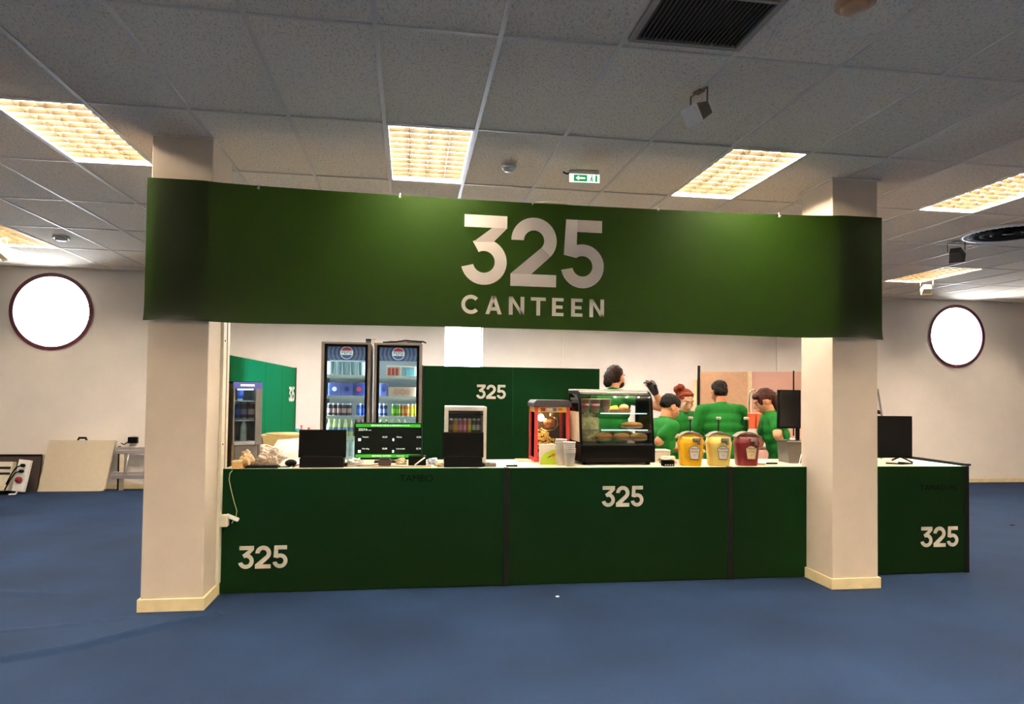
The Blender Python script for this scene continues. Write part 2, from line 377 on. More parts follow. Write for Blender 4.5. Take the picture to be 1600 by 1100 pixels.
m_tube = emis('fluorescent_tube', TUBE_COL, TUBE)
m_tube2 = emis('fluorescent_tube_neutral', (1.0, .95, .93), TUBE * .85)
m_louv = mat('louvre_metal', (54, 46, 32), .35, metal=.0, var=.02, spec=.4)
m_rim = mat('light_rim', (225, 218, 205), .4, var=.02)
m_hous = mat('light_housing', (245, 240, 228), .35, var=.01)
LW, LL = .576, 1.176
def make_light():
    t = thing('ceiling_light', '', 'ceiling light')
    g = G(); z1 = .10
    g.box(-LW / 2, LW / 2, -LL / 2, LL / 2, z1, z1 + .01); g.box(-LW / 2, -LW / 2 + .006, -LL / 2, LL / 2, 0, z1); g.box(LW / 2 - .006, LW / 2, -LL / 2, LL / 2, 0, z1)
    g.box(-LW / 2, LW / 2, -LL / 2, -LL / 2 + .006, 0, z1); g.box(-LW / 2, LW / 2, LL / 2 - .006, LL / 2, 0, z1); g.done('housing', m_hous, t)
    f = G(); e = .012
    f.box(-LW / 2, -LW / 2 + e, -LL / 2, LL / 2, -.003, .004).box(LW / 2 - e, LW / 2, -LL / 2, LL / 2, -.003, .004).box(-LW / 2 + e, LW / 2 - e, -LL / 2, -LL / 2 + e, -.003, .004).box(-LW / 2 + e, LW / 2 - e, LL / 2 - e, LL / 2, -.003, .004)
    f.done('rim', m_rim, t)
    cw = (LW - 2 * e) / 4
    for i in range(4):
        x = -LW / 2 + e + cw * (i + .5)
        G().tube([(x, -LL / 2 + .03, .068), (x, LL / 2 - .03, .068)], .013, 8).done('tube', m_tube, t)
    for i in range(1, 4):
        x = -LW / 2 + e + cw * i
        G().poly([(x - .009, -LL / 2 + e, .030), (x + .009, -LL / 2 + e, .030), (x + .002, -LL / 2 + e, .0), (x - .002, -LL / 2 + e, .0)], (0, LL - 2 * e, 0)).done('louvre_blade', m_louv, t)
    ch = (LL - 2 * e) / 11
    bl = None
    for j in range(1, 11):
        y = -LL / 2 + e + ch * j
        if bl is None:
            bl = G().poly([(-LW / 2 + e, -.012, .030), (-LW / 2 + e, .012, .030), (-LW / 2 + e, .002, .001), (-LW / 2 + e, -.002, .001)], (LW - 2 * e, 0, 0)).done('louvre_blade', m_louv, t, (0, y, 0))
        else:
            q = bl.copy(); COL.objects.link(q); q.parent = t; q.location = (0, y, 0)
    return t
L0 = make_light(); first = True
LL_LAB = {(-4, 1): 'louvred ceiling light beside the top of the left pillar', (0, 1): 'louvred ceiling light nearest above the big white number on the banner', (4, 1): 'louvred ceiling light just left of the right pillar top',
          (8, 1): 'louvred ceiling light cut by the right picture edge, right of the right pillar', (-8, 4): 'far louvred ceiling light at the left picture edge', (12, 4): 'far louvred ceiling light above the right round window',
          (-8, 1): 'louvred ceiling light farthest left in the near row, beyond the picture edge', (12, 1): 'louvred ceiling light farthest right in the near row, beyond the picture edge',
          (-4, 4): 'far louvred ceiling light behind the left end of the banner', (0, 4): 'far louvred ceiling light above the tall drink fridges', (4, 4): 'far louvred ceiling light above the staff in green', (8, 4): 'far louvred ceiling light behind the right pillar'}
LL_LAB.update({(16, 1): 'louvred ceiling light at the right wall in the near row', (16, 4): 'louvred ceiling light at the right wall in the far row', (-2, -2): 'unseen fill light added overhead left of the camera', (2, -2): 'unseen fill light added overhead right of the camera', (6, -2): 'unseen fill light added overhead far right of the camera', (-2, 4): 'fill light added behind the banner between side counter and back wall', (2, 4): 'fill light added behind the banner over the back of the green partition', (6, 4): 'fill light added behind the banner over the chrome taps', (2, 3): 'fill light added behind the banner over the popcorn machine'})
LL_LAB.update({(c, r): 'louvred ceiling light behind the camera, %s from the left wall in the %s row' % (w, q) for r, q in ((-2, 'nearer'), (-5, 'farther')) for c, w in zip((-8, -4, 0, 4, 8, 12), ('first', 'second', 'third', 'fourth', 'fifth', 'sixth'))})
for (c, r) in sorted(LIGHT_ON):
    o = L0 if first else dup(L0); first = False
    o.location = (GX0 + .6 * c + .3, GY0 + 1.2 * r + .6, CZ); o['label'] = LL_LAB[(c, r)]; o['group'] = 'louvred ceiling lights'
    if (c, r) in {(2, 3), (-2, 4), (2, 4), (6, 4), (0, 4)}:  # fill lights added behind the banner, and one regular light, get neutral tubes
        for ch in o.children:
            if ch.name.split('.')[0] == 'tube': ch.data = ch.data.copy(); ch.data.materials[0] = m_tube2

# ------------------------------------------------------------------ pillars
def pillar(x0, x1, y0, y1, label):
    t = thing('pillar', label, 'pillar', ((x0 + x1) / 2, (y0 + y1) / 2, 0)); a, b = (x1 - x0) / 2, (y1 - y0) / 2
    G().box(-a, a, -b, b, 0, CZ + .1, bev=.006).done('shaft', m_pillar, t)
    for q in ((-a - .016, a + .016, -b - .016, -b), (-a - .016, a + .016, b, b + .016), (-a - .016, -a, -b, b), (a, a + .016, -b, b)):
        G().box(*q, 0, .085, bev=.003).done('baseboard', m_base, t)
    return t, a, b
pl, pa, pb = pillar(*PIL[0], 'white square pillar holding the left end of the banner')
pr, qa, qb = pillar(*PIL[1], 'white square pillar holding the right end of the banner')
m_pvc = mat('pvc_trunking', (236, 228, 206), .45, var=.03)
onb('cable_trunking', pa, pa + .022, pb - .2, pb - .03, .085, 2.98, m_pvc, pl, .003)
onb('cable_trunking', pa + .022, pa + .028, pb - .12, pb - .108, .085, 2.98, mat('trunk_seam', (190, 180, 160), .5), pl, 0)
for z in (1.86, 2.5, 1.1): G().tube([(pa + .022, pb - .17, z), (pa + .026, pb - .17, z)], .006, 10).done('screw', m_dark, pl)
onb('socket_box', pa + .02, pa + .075, pb - .2, pb - .08, .50, .585, m_pvc, pl, .006)
onb('head_trim', -qa - .02, qa + .02, -qb - .02, qb + .02, CZ - .012, CZ, m_tee, pr, .002)
onb('head_trim', -pa - .01, pa + .01, -pb - .01, pb + .01, CZ - .008, CZ, m_tee, pl, .002)
# white lead from the socket up to the counter
t = thing('power_lead', 'white plug and thin cable hanging from the counter to the left pillar socket', 'cable', (-1.30, 5.27, .55))
g = G(); g.M = Matrix.Translation((0, -.0, .02)) @ Matrix.Rotation(.4, 4, 'Y'); g.box(-.02, .075, -.022, .022, -.012, .014, bev=.006); g.done('plug', m_white, t)
pts = []
for q in [(362, 818), (369, 806), (370, 798), (366, 785), (361, 765), (358, 750), (359, 740), (363, 735)]:
    p = at(q[0], q[1], 5.262); pts.append(p - Vector((-1.30, 5.27, .55)))
G().tube(pts, .0035, 6).done('cord', mat('cord_cream', (190, 180, 140), .5), t)

# ------------------------------------------------------------------ banner
def banner_mat():
    m = bpy.data.materials.new('banner_cloth'); m.use_nodes = True; nt = m.node_tree; N = nt.nodes; L = nt.links
    p = N['Principled BSDF']; out = N['Material Output']
    p.inputs['Base Color'].default_value = (*lin((17, 29, 7)), 1); p.inputs['Roughness'].default_value = .45; p.inputs['Specular IOR Level'].default_value = .2
    tc = N.new('ShaderNodeTexCoord'); n = N.new('ShaderNodeTexNoise'); n.inputs['Scale'].default_value = 500; L.new(tc.outputs['Object'], n.inputs[0])
    b = N.new('ShaderNodeBump'); b.inputs['Strength'].default_value = .12; b.inputs['Distance'].default_value = .002; L.new(n.outputs[0], b.inputs['Height']); L.new(b.outputs[0], p.inputs['Normal'])
    t = N.new('ShaderNodeBsdfTranslucent'); t.inputs[0].default_value = (*lin((34, 60, 8)), 1)
    mx = N.new('ShaderNodeMixShader'); mx.inputs[0].default_value = .34; L.new(p.outputs[0], mx.inputs[1]); L.new(t.outputs[0], mx.inputs[2]); L.new(mx.outputs[0], out.inputs[0])
    return m
BY = 4.885; BX0, BX1 = -1.785, 3.70
ban = thing('banner', 'long green fabric banner with a white number strung between two pillars', 'banner', (0, BY, 0))
g = G(); nx, nz = 110, 26; vv = []
def bp(u, v):
    x = BX0 + (BX1 - BX0) * u
    zt = 2.937 - .034 * math.sin(PI * min(1, max(0, (u - .07) / .86))) ** .5 + .0
    zb = 1.952 + .022 * math.sin(PI * u)
    z = zt + (zb - zt) * v
    e0 = math.exp(-((u - .035) / .05) ** 2) + math.exp(-((u - .955) / .05) ** 2)
    y = -.028 * e0 * max(0, (v - .86) / .14) ** 2 + .010 * math.sin(u * 9) * math.sin(v * 3) * math.sin(PI * u)
    y = min(y, .008); z += .016 * e0 * max(0, (v - .9) / .1) ** 2
    return (x, y, z)
for j in range(nz + 1): vv.append([g.bm.verts.new(bp(i / nx, j / nz)) for i in range(nx + 1)])
for j in range(nz):
    for i in range(nx):
        f = g.bm.faces.new((vv[j][i], vv[j][i + 1], vv[j + 1][i + 1], vv[j + 1][i])); f.smooth = True
g.done('cloth', banner_mat(), ban)
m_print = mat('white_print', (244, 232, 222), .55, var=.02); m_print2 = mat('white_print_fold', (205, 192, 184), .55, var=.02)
number325('number_print', .507, m_print, ban, (.352, -.018, 2.283), rz=0, shade=m_print2)
# CANTEEN in plain strokes
def canteen():
    g = G(); h = .133; t = .0285; th = .001
    def q(*p): g.poly([(x, 0, z) for x, z in p], (0, -th, 0))
    def N(x, w): q((x, 0), (x + t, 0), (x + t, h), (x, h)); q((x + w - t, 0), (x + w, 0), (x + w, h), (x + w - t, h)); q((x, h), (x + t * .95, h), (x + w, 0), (x + w - t * .95, 0))
    def E(x, w): q((x, 0), (x + t, 0), (x + t, h), (x, h)); [q((x + t * .9, z), (x + ww, z), (x + ww, z + t * .85), (x + t * .9, z + t * .85)) for z, ww in ((0, w), (h / 2 - t * .42, w * .92), (h - t * .85, w))]
    k = .000843; X = lambda px_: (px_ - 185) * k
    st = arc(X(262), h / 2, h * .52, h * .52 - t * .95, 42, 318, 30)
    for (o0, i0), (o1, i1) in zip(st, st[1:]): q(o0, o1, i1, i0)
    a0, a1 = X(388), X(528); mx = (a0 + a1) / 2
    q((a0, 0), (a0 + t, 0), (mx + t * .5, h), (mx - t * .5, h)); q((a1 - t, 0), (a1, 0), (mx + t * .5, h), (mx - t * .5, h)); q((a0 + .026, .026), (a1 - .026, .026), (a1 - .035, .052), (a0 + .035, .052))
    N(X(590), X(725) - X(590)); x0, x1 = X(782), X(914); q((x0, h - t * .85), (x1, h - t * .85), (x1, h), (x0, h)); xm = (x0 + x1) / 2; q((xm - t / 2, 0), (xm + t / 2, 0), (xm + t / 2, h * .9), (xm - t / 2, h * .9))
    E(X(970), X(1072) - X(970)); E(X(1140), X(1242) - X(1140)); N(X(1305), X(1437) - X(1305))
    return g
canteen().done('lettering', m_print, ban, (.362, -.018, 2.072))
for px_, py_ in ((404, 294), (625, 308), (832, 318), (1028, 328), (1218, 338)):
    p = at(px_, py_, BY - .01); G().tube([(p.x, -.006, p.z), (p.x, -.02, p.z)], .008, 10).tube([(p.x, .0, p.z), (p.x, .0, p.z + .03)], .003, 6).done('pin', m_white, ban)
# ------------------------------------------------------------------ people
def remesh(g, name, m, parent, vox, smooth=4):
    bmesh.ops.recalc_face_normals(g.bm, faces=g.bm.faces[:]); me = bpy.data.meshes.new(name); g.bm.to_mesh(me); g.bm.free()
    o = bpy.data.objects.new(name, me); COL.objects.link(o)
    r = o.modifiers.new('r', 'REMESH'); r.mode = 'VOXEL'; r.voxel_size = vox; r.use_smooth_shade = True
    s = o.modifiers.new('s', 'SMOOTH'); s.iterations = smooth; s.factor = .5
    dg = bpy.context.evaluated_depsgraph_get(); me2 = bpy.data.meshes.new_from_object(o.evaluated_get(dg)); bpy.data.objects.remove(o)
    me2.materials.clear(); me2.materials.append(m); me2.name = name
    me2.polygons.foreach_set('use_smooth', [True] * len(me2.polygons))
    q = bpy.data.objects.new(name, me2); COL.objects.link(q); q.parent = parent; return q
def cap(g, a, b, r0, r1, n=14):
    a, b = Vector(a), Vector(b); t = (b - a).normalized()
    pts, rr = [], []
    for k in range(4): q = PI / 2 * (1 - k / 4); pts.append(a - t * r0 * math.sin(q)); rr.append(max(.001, r0 * math.cos(q)))
    pts.append(a); rr.append(r0); pts.append(b); rr.append(r1)
    for k in range(1, 5): q = PI / 2 * k / 4; pts.append(b + t * r1 * math.sin(q)); rr.append(max(.001, r1 * math.cos(q)))
    g.tube(pts, rr, n)
SKIN = {'a': mat('skin_warm', (214, 150, 112), .5, var=.05, scale=30), 'b': mat('skin_pale', (226, 172, 142), .5, var=.05, scale=30), 'c': mat('skin_tan', (190, 122, 84), .5, var=.05, scale=30)}
m_shirt = mat('shirt_green', (10, 92, 26), .8, var=.1, scale=9, bump=.5, bscale=14, spec=.2); m_apron = mat('apron_dark_green', (10, 62, 26), .8, var=.1, scale=8, bump=.4, bscale=12, spec=.2)
m_trs = mat('trousers_dark', (26, 28, 36), .8, var=.1); m_shoe = mat('shoe_black', (18, 18, 18), .5)
def frame(f, u=Vector((0, 0, 1))):
    f = f.normalized(); s = u.cross(f).normalized(); u2 = f.cross(s); return Matrix((f, s, u2)).transposed()     # columns forward, left, up
def person(label, x, y, face, top, lean=.1, head=(0, .2, 0), arms=None, skin='a', hair=None, width=1.0, bend_side=0, shirt=m_shirt, beard=False, apron=False, glove=None, sleeve=.62):
    """x, y under the hips; face = heading of the chest (0 = +X, pi/2 = +Y); top = height of the crown"""
    t = thing('person', label, 'person', (x, y, 0), face)                      # local frame: +x forward, +y left, +z up
    u = Vector((math.sin(lean), math.sin(bend_side), math.cos(lean) * math.cos(bend_side))).normalized()
    hy, hp, hr = head                                                          # head yaw, pitch (down +), roll
    fdir = Vector((math.cos(hy) * math.cos(hp), math.sin(hy) * math.cos(hp), -math.sin(hp)))
    HR = frame(fdir, Vector((0, math.sin(hr), math.cos(hr))))
    hl = HR @ Vector((-.02, 0, .115))                                          # crown from head centre
    neckv = (u * .065 + fdir * .03)
    S_ = .50; hipz = (top - hl.z - .02 - (u * (S_ + .0)).z - (neckv.z + .075)); 
    hip = Vector((0, 0, hipz)); chest = hip + u * .34; nb = hip + u * S_; hc = nb + neckv + Vector((0, 0, .075)) + HR @ Vector((.01, 0, .02))
    sw = .178 * width
    lft = Vector((0, 1, 0)); lft = (lft - u * lft.dot(u)).normalized()
    sh = {1: nb + lft * sw - u * .035, -1: nb - lft * sw - u * .035}
    g = G()
    # head
    def B(c, r): g.ball(hc + HR @ Vector(c), r, 16, R=HR)
    B((-.012, 0, .03), (.096, .074, .088)); B((.028, 0, -.025), (.062, .058, .078)); B((.05, 0, -.075), (.034, .036, .03)); B((.075, 0, .03), (.022, .045, .014)); B((.055, .035, -.02), (.028, .026, .028)); B((.055, -.035, -.02), (.028, .026, .028))
    cap(g, hc + HR @ Vector((.088, 0, .012)), hc + HR @ Vector((.108, 0, -.022)), .008, .013); B((.092, 0, -.05), (.012, .022, .008)); B((.09, 0, -.062), (.011, .019, .007))
    for s in (1, -1): B((-.008, s * .076, -.008), (.02, .01, .032))
    cap(g, nb - u * .03, hc + HR @ Vector((-.02, 0, -.06)), .056, .05)
    # trunk, limbs
    def torso(g, e, low=True):
        for k, (d, a, b) in enumerate(((.0, .115, .165), (.10, .105, .150), (.20, .11, .16), (.30, .12, .175), (.38, .118, .18), (.44, .10, .165))):
            c = hip + u * d; R = frame(Vector((1, 0, 0)) - u * u.x, u); g.ball(c, (a * (.9 + .1 * width) + e, b * width + e, .095 + e), 16, R=R)
        cap(g, sh[1], sh[-1], .055 + e, .055 + e); cap(g, nb - u * .03, nb + u * .005, .085 + e, .06 + e)
        for s in (1, -1): cap(g, nb - u * .02, sh[s], .062 + e, .056 + e)
    torso(g, 0)
    arms = arms or {}
    wr = {}
    for s in (1, -1):
        el, w_ = arms.get(s, ((.03, s * .06, -.28), (.20, s * .2, -.42)))
        if isinstance(el, Vector): Mi = (Matrix.Translation((x, y, 0)) @ Matrix.Rotation(face, 4, 'Z')).inverted(); e, wpt = Mi @ el, Mi @ w_
        else: e = sh[s] + Vector(el); wpt = nb + Vector(w_)
        wr[s] = (e, wpt)
        cap(g, sh[s], e, .052, .042); cap(g, e, wpt, .043, .029)
        d = (wpt - e).normalized(); side = d.cross(Vector((0, 0, 1))); side = side.normalized() if side.length > .1 else Vector((0, 1, 0)); up_ = side.cross(d)
        pc = wpt + d * .05; R = Matrix((d, side, up_)).transposed(); g.ball(pc, (.05, .042, .017), 14, R=R)
        for k, (o_, L_) in enumerate(((-.032, .062), (-.011, .075), (.011, .07), (.031, .055))):
            b0 = pc + d * .035 + side * o_; k1 = b0 + d * L_ * .55 - up_ * .008; k2 = k1 + d * L_ * .35 - up_ * .022
            cap(g, b0, k1, .0095, .009, 8); cap(g, k1, k2, .009, .0075, 8)
        tb = pc - d * .02 - side * .034 * s; t1 = tb + d * .035 - side * .025 * s - up_ * .008; cap(g, tb, t1, .012, .0105, 8); cap(g, t1, t1 + d * .032 - up_ * .01, .0105, .009, 8)
    lg = {}
    for s in (1, -1):
        h0 = hip + Vector((0, s * .088, -.03)); k0 = Vector((.03, s * .10, hipz * .52)); a0 = Vector((-.01, s * .105, .085)); lg[s] = (h0, k0, a0)
        cap(g, h0, k0, .082, .056); cap(g, k0, a0, .056, .038); cap(g, a0 + Vector((0, 0, -.03)), a0 + Vector((.12, 0, -.045)), .038, .032)
    remesh(g, 'body', SKIN[skin], t, .0085, 3)
    g = G(); torso(g, .012)
    for s in (1, -1):
        e, wpt = wr[s]; q = sh[s] + (e - sh[s]) * sleeve; cap(g, sh[s], q, .066, .064)
        d = (e - sh[s]).normalized()
    for k in range(2): g.ball(hip + u * (.02 - .09 * k), (.13, .18 * width, .1), 14)
    remesh(g, 'shirt', shirt, t, .011, 3)
    g = G()
    for s in (1, -1):
        h0, k0, a0 = lg[s]; cap(g, h0, k0, .096, .07); cap(g, k0, a0 + Vector((0, 0, .02)), .07, .055)
    g.ball(hip + Vector((0, 0, -.05)), (.125, .175 * width, .12), 14); remesh(g, 'trousers', m_trs, t, .014, 3)
    for s in (1, -1):
        a0 = lg[s][2]; g = G(); cap(g, a0 + Vector((-.03, 0, -.035)), a0 + Vector((.14, 0, -.045)), .044, .036)
        for v in g.bm.verts: v.co.z = max(.0, v.co.z)
        g.done('shoe', m_shoe, t)
    if apron:
        g = G(); g.ball(hip + u * .02 + Vector((.03, 0, -.1)), (.125, .19 * width, .30), 16); g.done('apron', m_apron, t)
        G().tube([hip + u * .12 + Vector((-.135, -.06, 0)), hip + u * .1 + Vector((-.15, 0, -.01)), hip + u * .12 + Vector((-.135, .06, 0))], .008, 6).done('apron_string', m_white, t)
    # face
    me_ = mat('eye_white', (225, 220, 214), .3); mi_ = mat('eye_dark', (40, 28, 22), .3); mb_ = mat('brow_' + label[-12:], hair[1], .8); ml_ = mat('lips', (176, 96, 88), .5)
    for s in (1, -1):
        g = G(); g.ball(hc + HR @ Vector((.072, s * .031, .008)), (.012, .013, .008), 10, R=HR); ey = g.done('eye', me_, t)
        g = G(); g.ball(hc + HR @ Vector((.081, s * .031, .007)), (.005, .007, .0065), 8, R=HR); g.done('iris', mi_, ey)
        cap_ = G(); cap(cap_, hc + HR @ Vector((.094, s * .014, .03)), hc + HR @ Vector((.078, s * .05, .033)), .0045, .0035, 6); cap_.done('eyebrow', mb_, t)
    g = G(); g.ball(hc + HR @ Vector((.1, 0, -.056)), (.007, .02, .006), 10, R=HR); g.done('mouth', ml_, t)
    # hair: list of ellipsoids (centre, radii) and capsules in head axes
    g = G()
    for it in hair[2]:
        if len(it) == 2: g.ball(hc + HR @ Vector(it[0]), it[1], 18, R=HR)
        else: cap(g, hc + HR @ Vector(it[0]), hc + HR @ Vector(it[1]), it[2], it[3])
    mh = mat('hair_' + hair[0], hair[1], .65, var=.35, scale=30, bump=.8, bscale=45, stretch=(1, 1, .25), spec=.15)
    o = remesh(g, hair[3] if len(hair) > 3 else 'hair', mh, t, .008, 2)
    for v in o.data.vertices: v.co += v.normal * (.006 * noise.noise(v.co * 38) + .003 * noise.noise(v.co * 90))
    if beard:
        g = G(); g.ball(hc + HR @ Vector((.05, 0, -.062)), (.055, .06, .045), 14, R=HR); remesh(g, 'beard', mh, t, .008, 2)
    if glove:
        e, wpt = wr[glove]; d = (wpt - e).normalized(); side = d.cross(Vector((0, 0, 1))).normalized(); up_ = side.cross(d)
        g = G(); cap(g, wpt - d * .01, wpt + d * .08, .036, .047); 
        for o_ in (-.033, -.011, .011, .033): b0 = wpt + d * .085 + side * o_; cap(g, b0, b0 + d * .035 - up_ * .012, .013, .012, 8); cap(g, b0 + d * .035 - up_ * .012, b0 + d * .045 - up_ * .04, .012, .011, 8)
        cap(g, wpt + d * .03 - side * .04, wpt + d * .075 - side * .06, .014, .012, 8); remesh(g, 'glove', mat('glove_black', (30, 28, 28), .5), t, .007, 1)
    return t, wr, hc, HR
# tall man with tied brown hair, seen from behind, one gloved hand raised
brown = ('brown', (28, 14, 9), [((-.024, 0, .042), (.094, .082, .088)), ((-.03, .0, .02), (.085, .08, .09)), ((-.105, 0, -.005), (.05, .06, .075)), ((-.12, .0, -.05), (.04, .05, .06))])
person('tall bearded man in green with tied brown hair behind the food display', 2.02, 6.62, .62, 1.785, lean=.03, head=(-.05, .05, 0), arms={-1: (at(1036, 638, 6.36), at(1023, 612, 6.32)), 1: ((.05, .16, -.27), (.25, .12, -.38))}, skin='a', hair=brown, width=1.08, beard=True, glove=-1, sleeve=.45)
# woman in black cap, profile to the right
capd = ('black_cap', (9, 8, 8), [((-.012, 0, .048), (.102, .082, .078)), ((-.05, 0, .02), (.06, .078, .06))], 'cap')
p2 = person('woman in green with a black head cap working beside the display case', 2.295, 6.14, .12, 1.505, lean=.20, head=(.05, .38, 0), arms={-1: (at(1029, 690, 6.0), at(1045, 684, 6.03)), 1: ((.12, .10, -.24), (.30, .06, -.26))}, skin='a', hair=capd, width=.92, apron=True)
# red haired woman facing the camera
red = ('red', (112, 46, 24), [((-.026, 0, .045), (.094, .084, .086)), ((.03, 0, .092), (.05, .062, .022)), ((-.03, 0, .0), (.075, .08, .07)), ((-.05, -.06, .135), (.046, .046, .042)), ((-.07, -.085, .105), (.04, .04, .042)), ((-.05, -.07, .06), (.03, .03, .06))])
person('woman in green with red hair tied in a bun facing the camera', 2.90, 6.98, -PI / 2 - .05, 1.555, lean=.14, head=(.16, .34, 0), arms={1: ((.10, .06, -.25), (.28, .02, -.36)), -1: ((.10, -.06, -.25), (.28, -.02, -.36))}, skin='b', hair=red, width=.95, apron=False)
# man from behind
short = ('short_brown', (22, 15, 11), [((-.028, 0, .052), (.088, .080, .076)), ((-.05, 0, .01), (.058, .074, .07))])
person('broad man in green with short hair seen from behind', 3.115, 6.42, PI / 2 + .05, 1.645, lean=.10, head=(-.08, .35, 0), arms={1: ((.05, .06, -.27), (.30, .16, -.40)), -1: ((.05, -.06, -.27), (.30, -.16, -.40))}, skin='c', hair=short, width=1.2)
# woman with long brown hair, profile to the left
pony = ('long_brown', (48, 20, 11), [((-.026, 0, .045), (.094, .084, .086)), ((.045, 0, .075), (.045, .066, .035)), ((.05, .05, .03), (.02, .022, .05)), ((-.08, 0, .02), (-.10, .0, -.12), .062, .05), ((-.06, -.03, .0), (-.09, -.04, -.12), .05, .04)])
person('woman in green with long brown hair leaning over beside the black screen', 3.66, 6.24, PI - .25, 1.565, lean=.26, head=(.05, .42, 0), arms={1: (at(1215, 680, 6.02), at(1221, 691, 6.12)), -1: ((.05, -.08, -.26), (.28, -.05, -.40))}, skin='a', hair=pony, width=.95, apron=True, sleeve=.5)
# ------------------------------------------------------------------ ceiling fittings
def ceiling_vent():
    x0, x1, y0, y1 = 1.025, 1.60, 2.30, 3.145
    t = thing('ceiling_vent', 'large dark slatted air grille in the ceiling at the top picture edge', 'vent', ((x0 + x1) / 2, (y0 + y1) / 2, CZ)); a, b = (x1 - x0) / 2, (y1 - y0) / 2
    mf = mat('vent_frame', (150, 142, 132), .5); ms = mat('vent_slat', (84, 76, 66), .5)
    onb('backing', -a, a, -b, b, -.006, -.003, m_gap, t, 0)
    for q in ((-a, -a + .03, -b, b), (a - .03, a, -b, b), (-a + .03, a - .03, -b, -b + .03), (-a + .03, a - .03, b - .03, b)): onb('frame', *q, -.022, 0, mf, t, .003)
    onb('cross_bar', -a + .03, a - .03, -.01, .01, -.02, -.004, mf, t, 0)
    n = 24; sl = None
    for i in range(n):
        x = -a + .04 + (2 * a - .08) * i / (n - 1)
        if sl is None: sl = G().poly([(-.005, -b + .03, -.019), (.0, -b + .03, -.019), (.006, -b + .03, -.006), (.001, -b + .03, -.006)], (0, 2 * b - .06, 0)).done('slat', ms, t, (x, 0, 0))
        else:
            q = sl.copy(); COL.objects.link(q); q.parent = t; q.location = (x, 0, 0)
ceiling_vent()
def disc(name, label, cat, px_, py_, r, m, prof=None):
    p = atz(px_, py_, CZ); t = thing(name, label, cat, (p.x, p.y, CZ))
    G().lathe(prof or [(0, -.042), (r * .55, -.04), (r * .7, -.03), (r * .72, -.018), (0, -.018)], n=28).done('sensor_head', m, t)
    G().lathe([(r, 0), (r, -.012), (r * .9, -.018), (0, -.018)], n=28).done('base_plate', m, t)
disc('smoke_detector', 'round white smoke detector on the ceiling left of the exit sign', 'smoke detector', 795, 260, .058, m_white)
disc('smoke_detector', 'yellowed round detector at the top edge right of the dark air grille', 'smoke detector', 1336, 4, .085, mat('aged_plastic', (190, 150, 110), .5))
disc('ceiling_speaker', 'shallow white disc on the far left ceiling beyond the lit panel', 'ceiling disc', 96, 371, .09, m_white)
def roundel():
    p = atz(1575, 363, CZ); t = thing('round_diffuser', 'large round air diffuser in the ceiling at the right edge', 'air diffuser', (p.x, p.y, CZ)); R = .42
    G().lathe([(R, 0), (R - .005, -.02), (R - .04, -.024), (R - .05, -.004)], n=40).done('outer_ring', m_white, t)
    G().lathe([(R - .05, -.003), (0, -.003)], n=40).done('backing', m_gap, t)
    for k, r in enumerate((.30, .21, .12)): G().lathe([(r, -.006), (r + .04, -.02), (r + .03, -.024), (r - .01, -.008)], n=36).done('vane_ring', m_dark, t)
    G().lathe([(0, -.02), (.05, -.018), (.05, -.006)], n=20).done('hub', m_dark, t)
    fin = None
    for k in range(36):
        a = 2 * PI * k / 36
        if fin is None: fin = G().box(.335, .365, -.004, .004, -.02, -.004).done('fin', m_white, t)
        else:
            q = fin.copy(); COL.objects.link(q); q.parent = t; q.rotation_euler.z = a
roundel()
def floodlight(x, y, label, yaw, tilt, m, size=1.0, mf=None):
    p = atz(x, y, CZ); t = thing('floodlight', label, 'floodlight', (p.x, p.y, CZ), yaw, 'small floodlights under the ceiling'); s = size
    onb('mount', -.03 * s, .03 * s, -.02 * s, .02 * s, -.012, 0, m, t, .002)
    br = G(); br.tube([(-.072 * s, 0, -.006), (-.072 * s, 0, -.10 * s)], .005, 6).tube([(.072 * s, 0, -.006), (.072 * s, 0, -.10 * s)], .005, 6).tube([(-.072 * s, 0, -.008), (.072 * s, 0, -.008)], .005, 6); br.done('bracket', m, t)
    g = G(); g.M = Matrix.Translation((0, 0, -.125 * s)) @ Matrix.Rotation(tilt, 4, 'X')
    def fr(y, w, h): return [(-w, y, -h), (w, y, -h), (w, y, h), (-w, y, h)]
    a = [g.bm.verts.new(v) for v in fr(-.05 * s, .062 * s, .05 * s)]; b = [g.bm.verts.new(v) for v in fr(.05 * s, .045 * s, .034 * s)]
    g.bm.faces.new(a); g.bm.faces.new(b)
    for i in range(4): g.bm.faces.new((a[i], a[(i + 1) % 4], b[(i + 1) % 4], b[i]))
    g._fin(a + b, 0); g.done('body', m, t)
    g = G(); g.M = Matrix.Translation((0, 0, -.125 * s)) @ Matrix.Rotation(tilt, 4, 'X'); g.box(-.066 * s, .066 * s, -.062 * s, -.05 * s, -.054 * s, .054 * s, bev=.004); g.done('front_frame', mf or m, t)
    g = G(); g.M = Matrix.Translation((0, 0, -.125 * s)) @ Matrix.Rotation(tilt, 4, 'X'); g.box(-.052 * s, .052 * s, -.065 * s, -.062 * s, -.042 * s, .042 * s); g.done('lens', m_white, t)
m_spot = mat('floodlight_grey', (110, 98, 80), .5); m_spotc = mat('floodlight_cream', (222, 206, 168), .5); m_spotd = mat('floodlight_dark', (70, 62, 54), .5)
floodlight(1092, 142, 'small grey floodlight hanging in front of the banner right of its number', -1.3, .5, m_spot, 1.0, m_white)
floodlight(1494, 377, 'dark floodlight hanging beside the round ceiling diffuser', 2.2, .6, m_spotd, 1.15)
floodlight(1448, 437, 'cream floodlight hanging below the far right lit ceiling panel', 2.6, .5, m_spotc, 1.1)
floodlight(6, 372, 'cream floodlight hanging at the far left picture edge', 2.4, .6, m_spotc, 1.3)
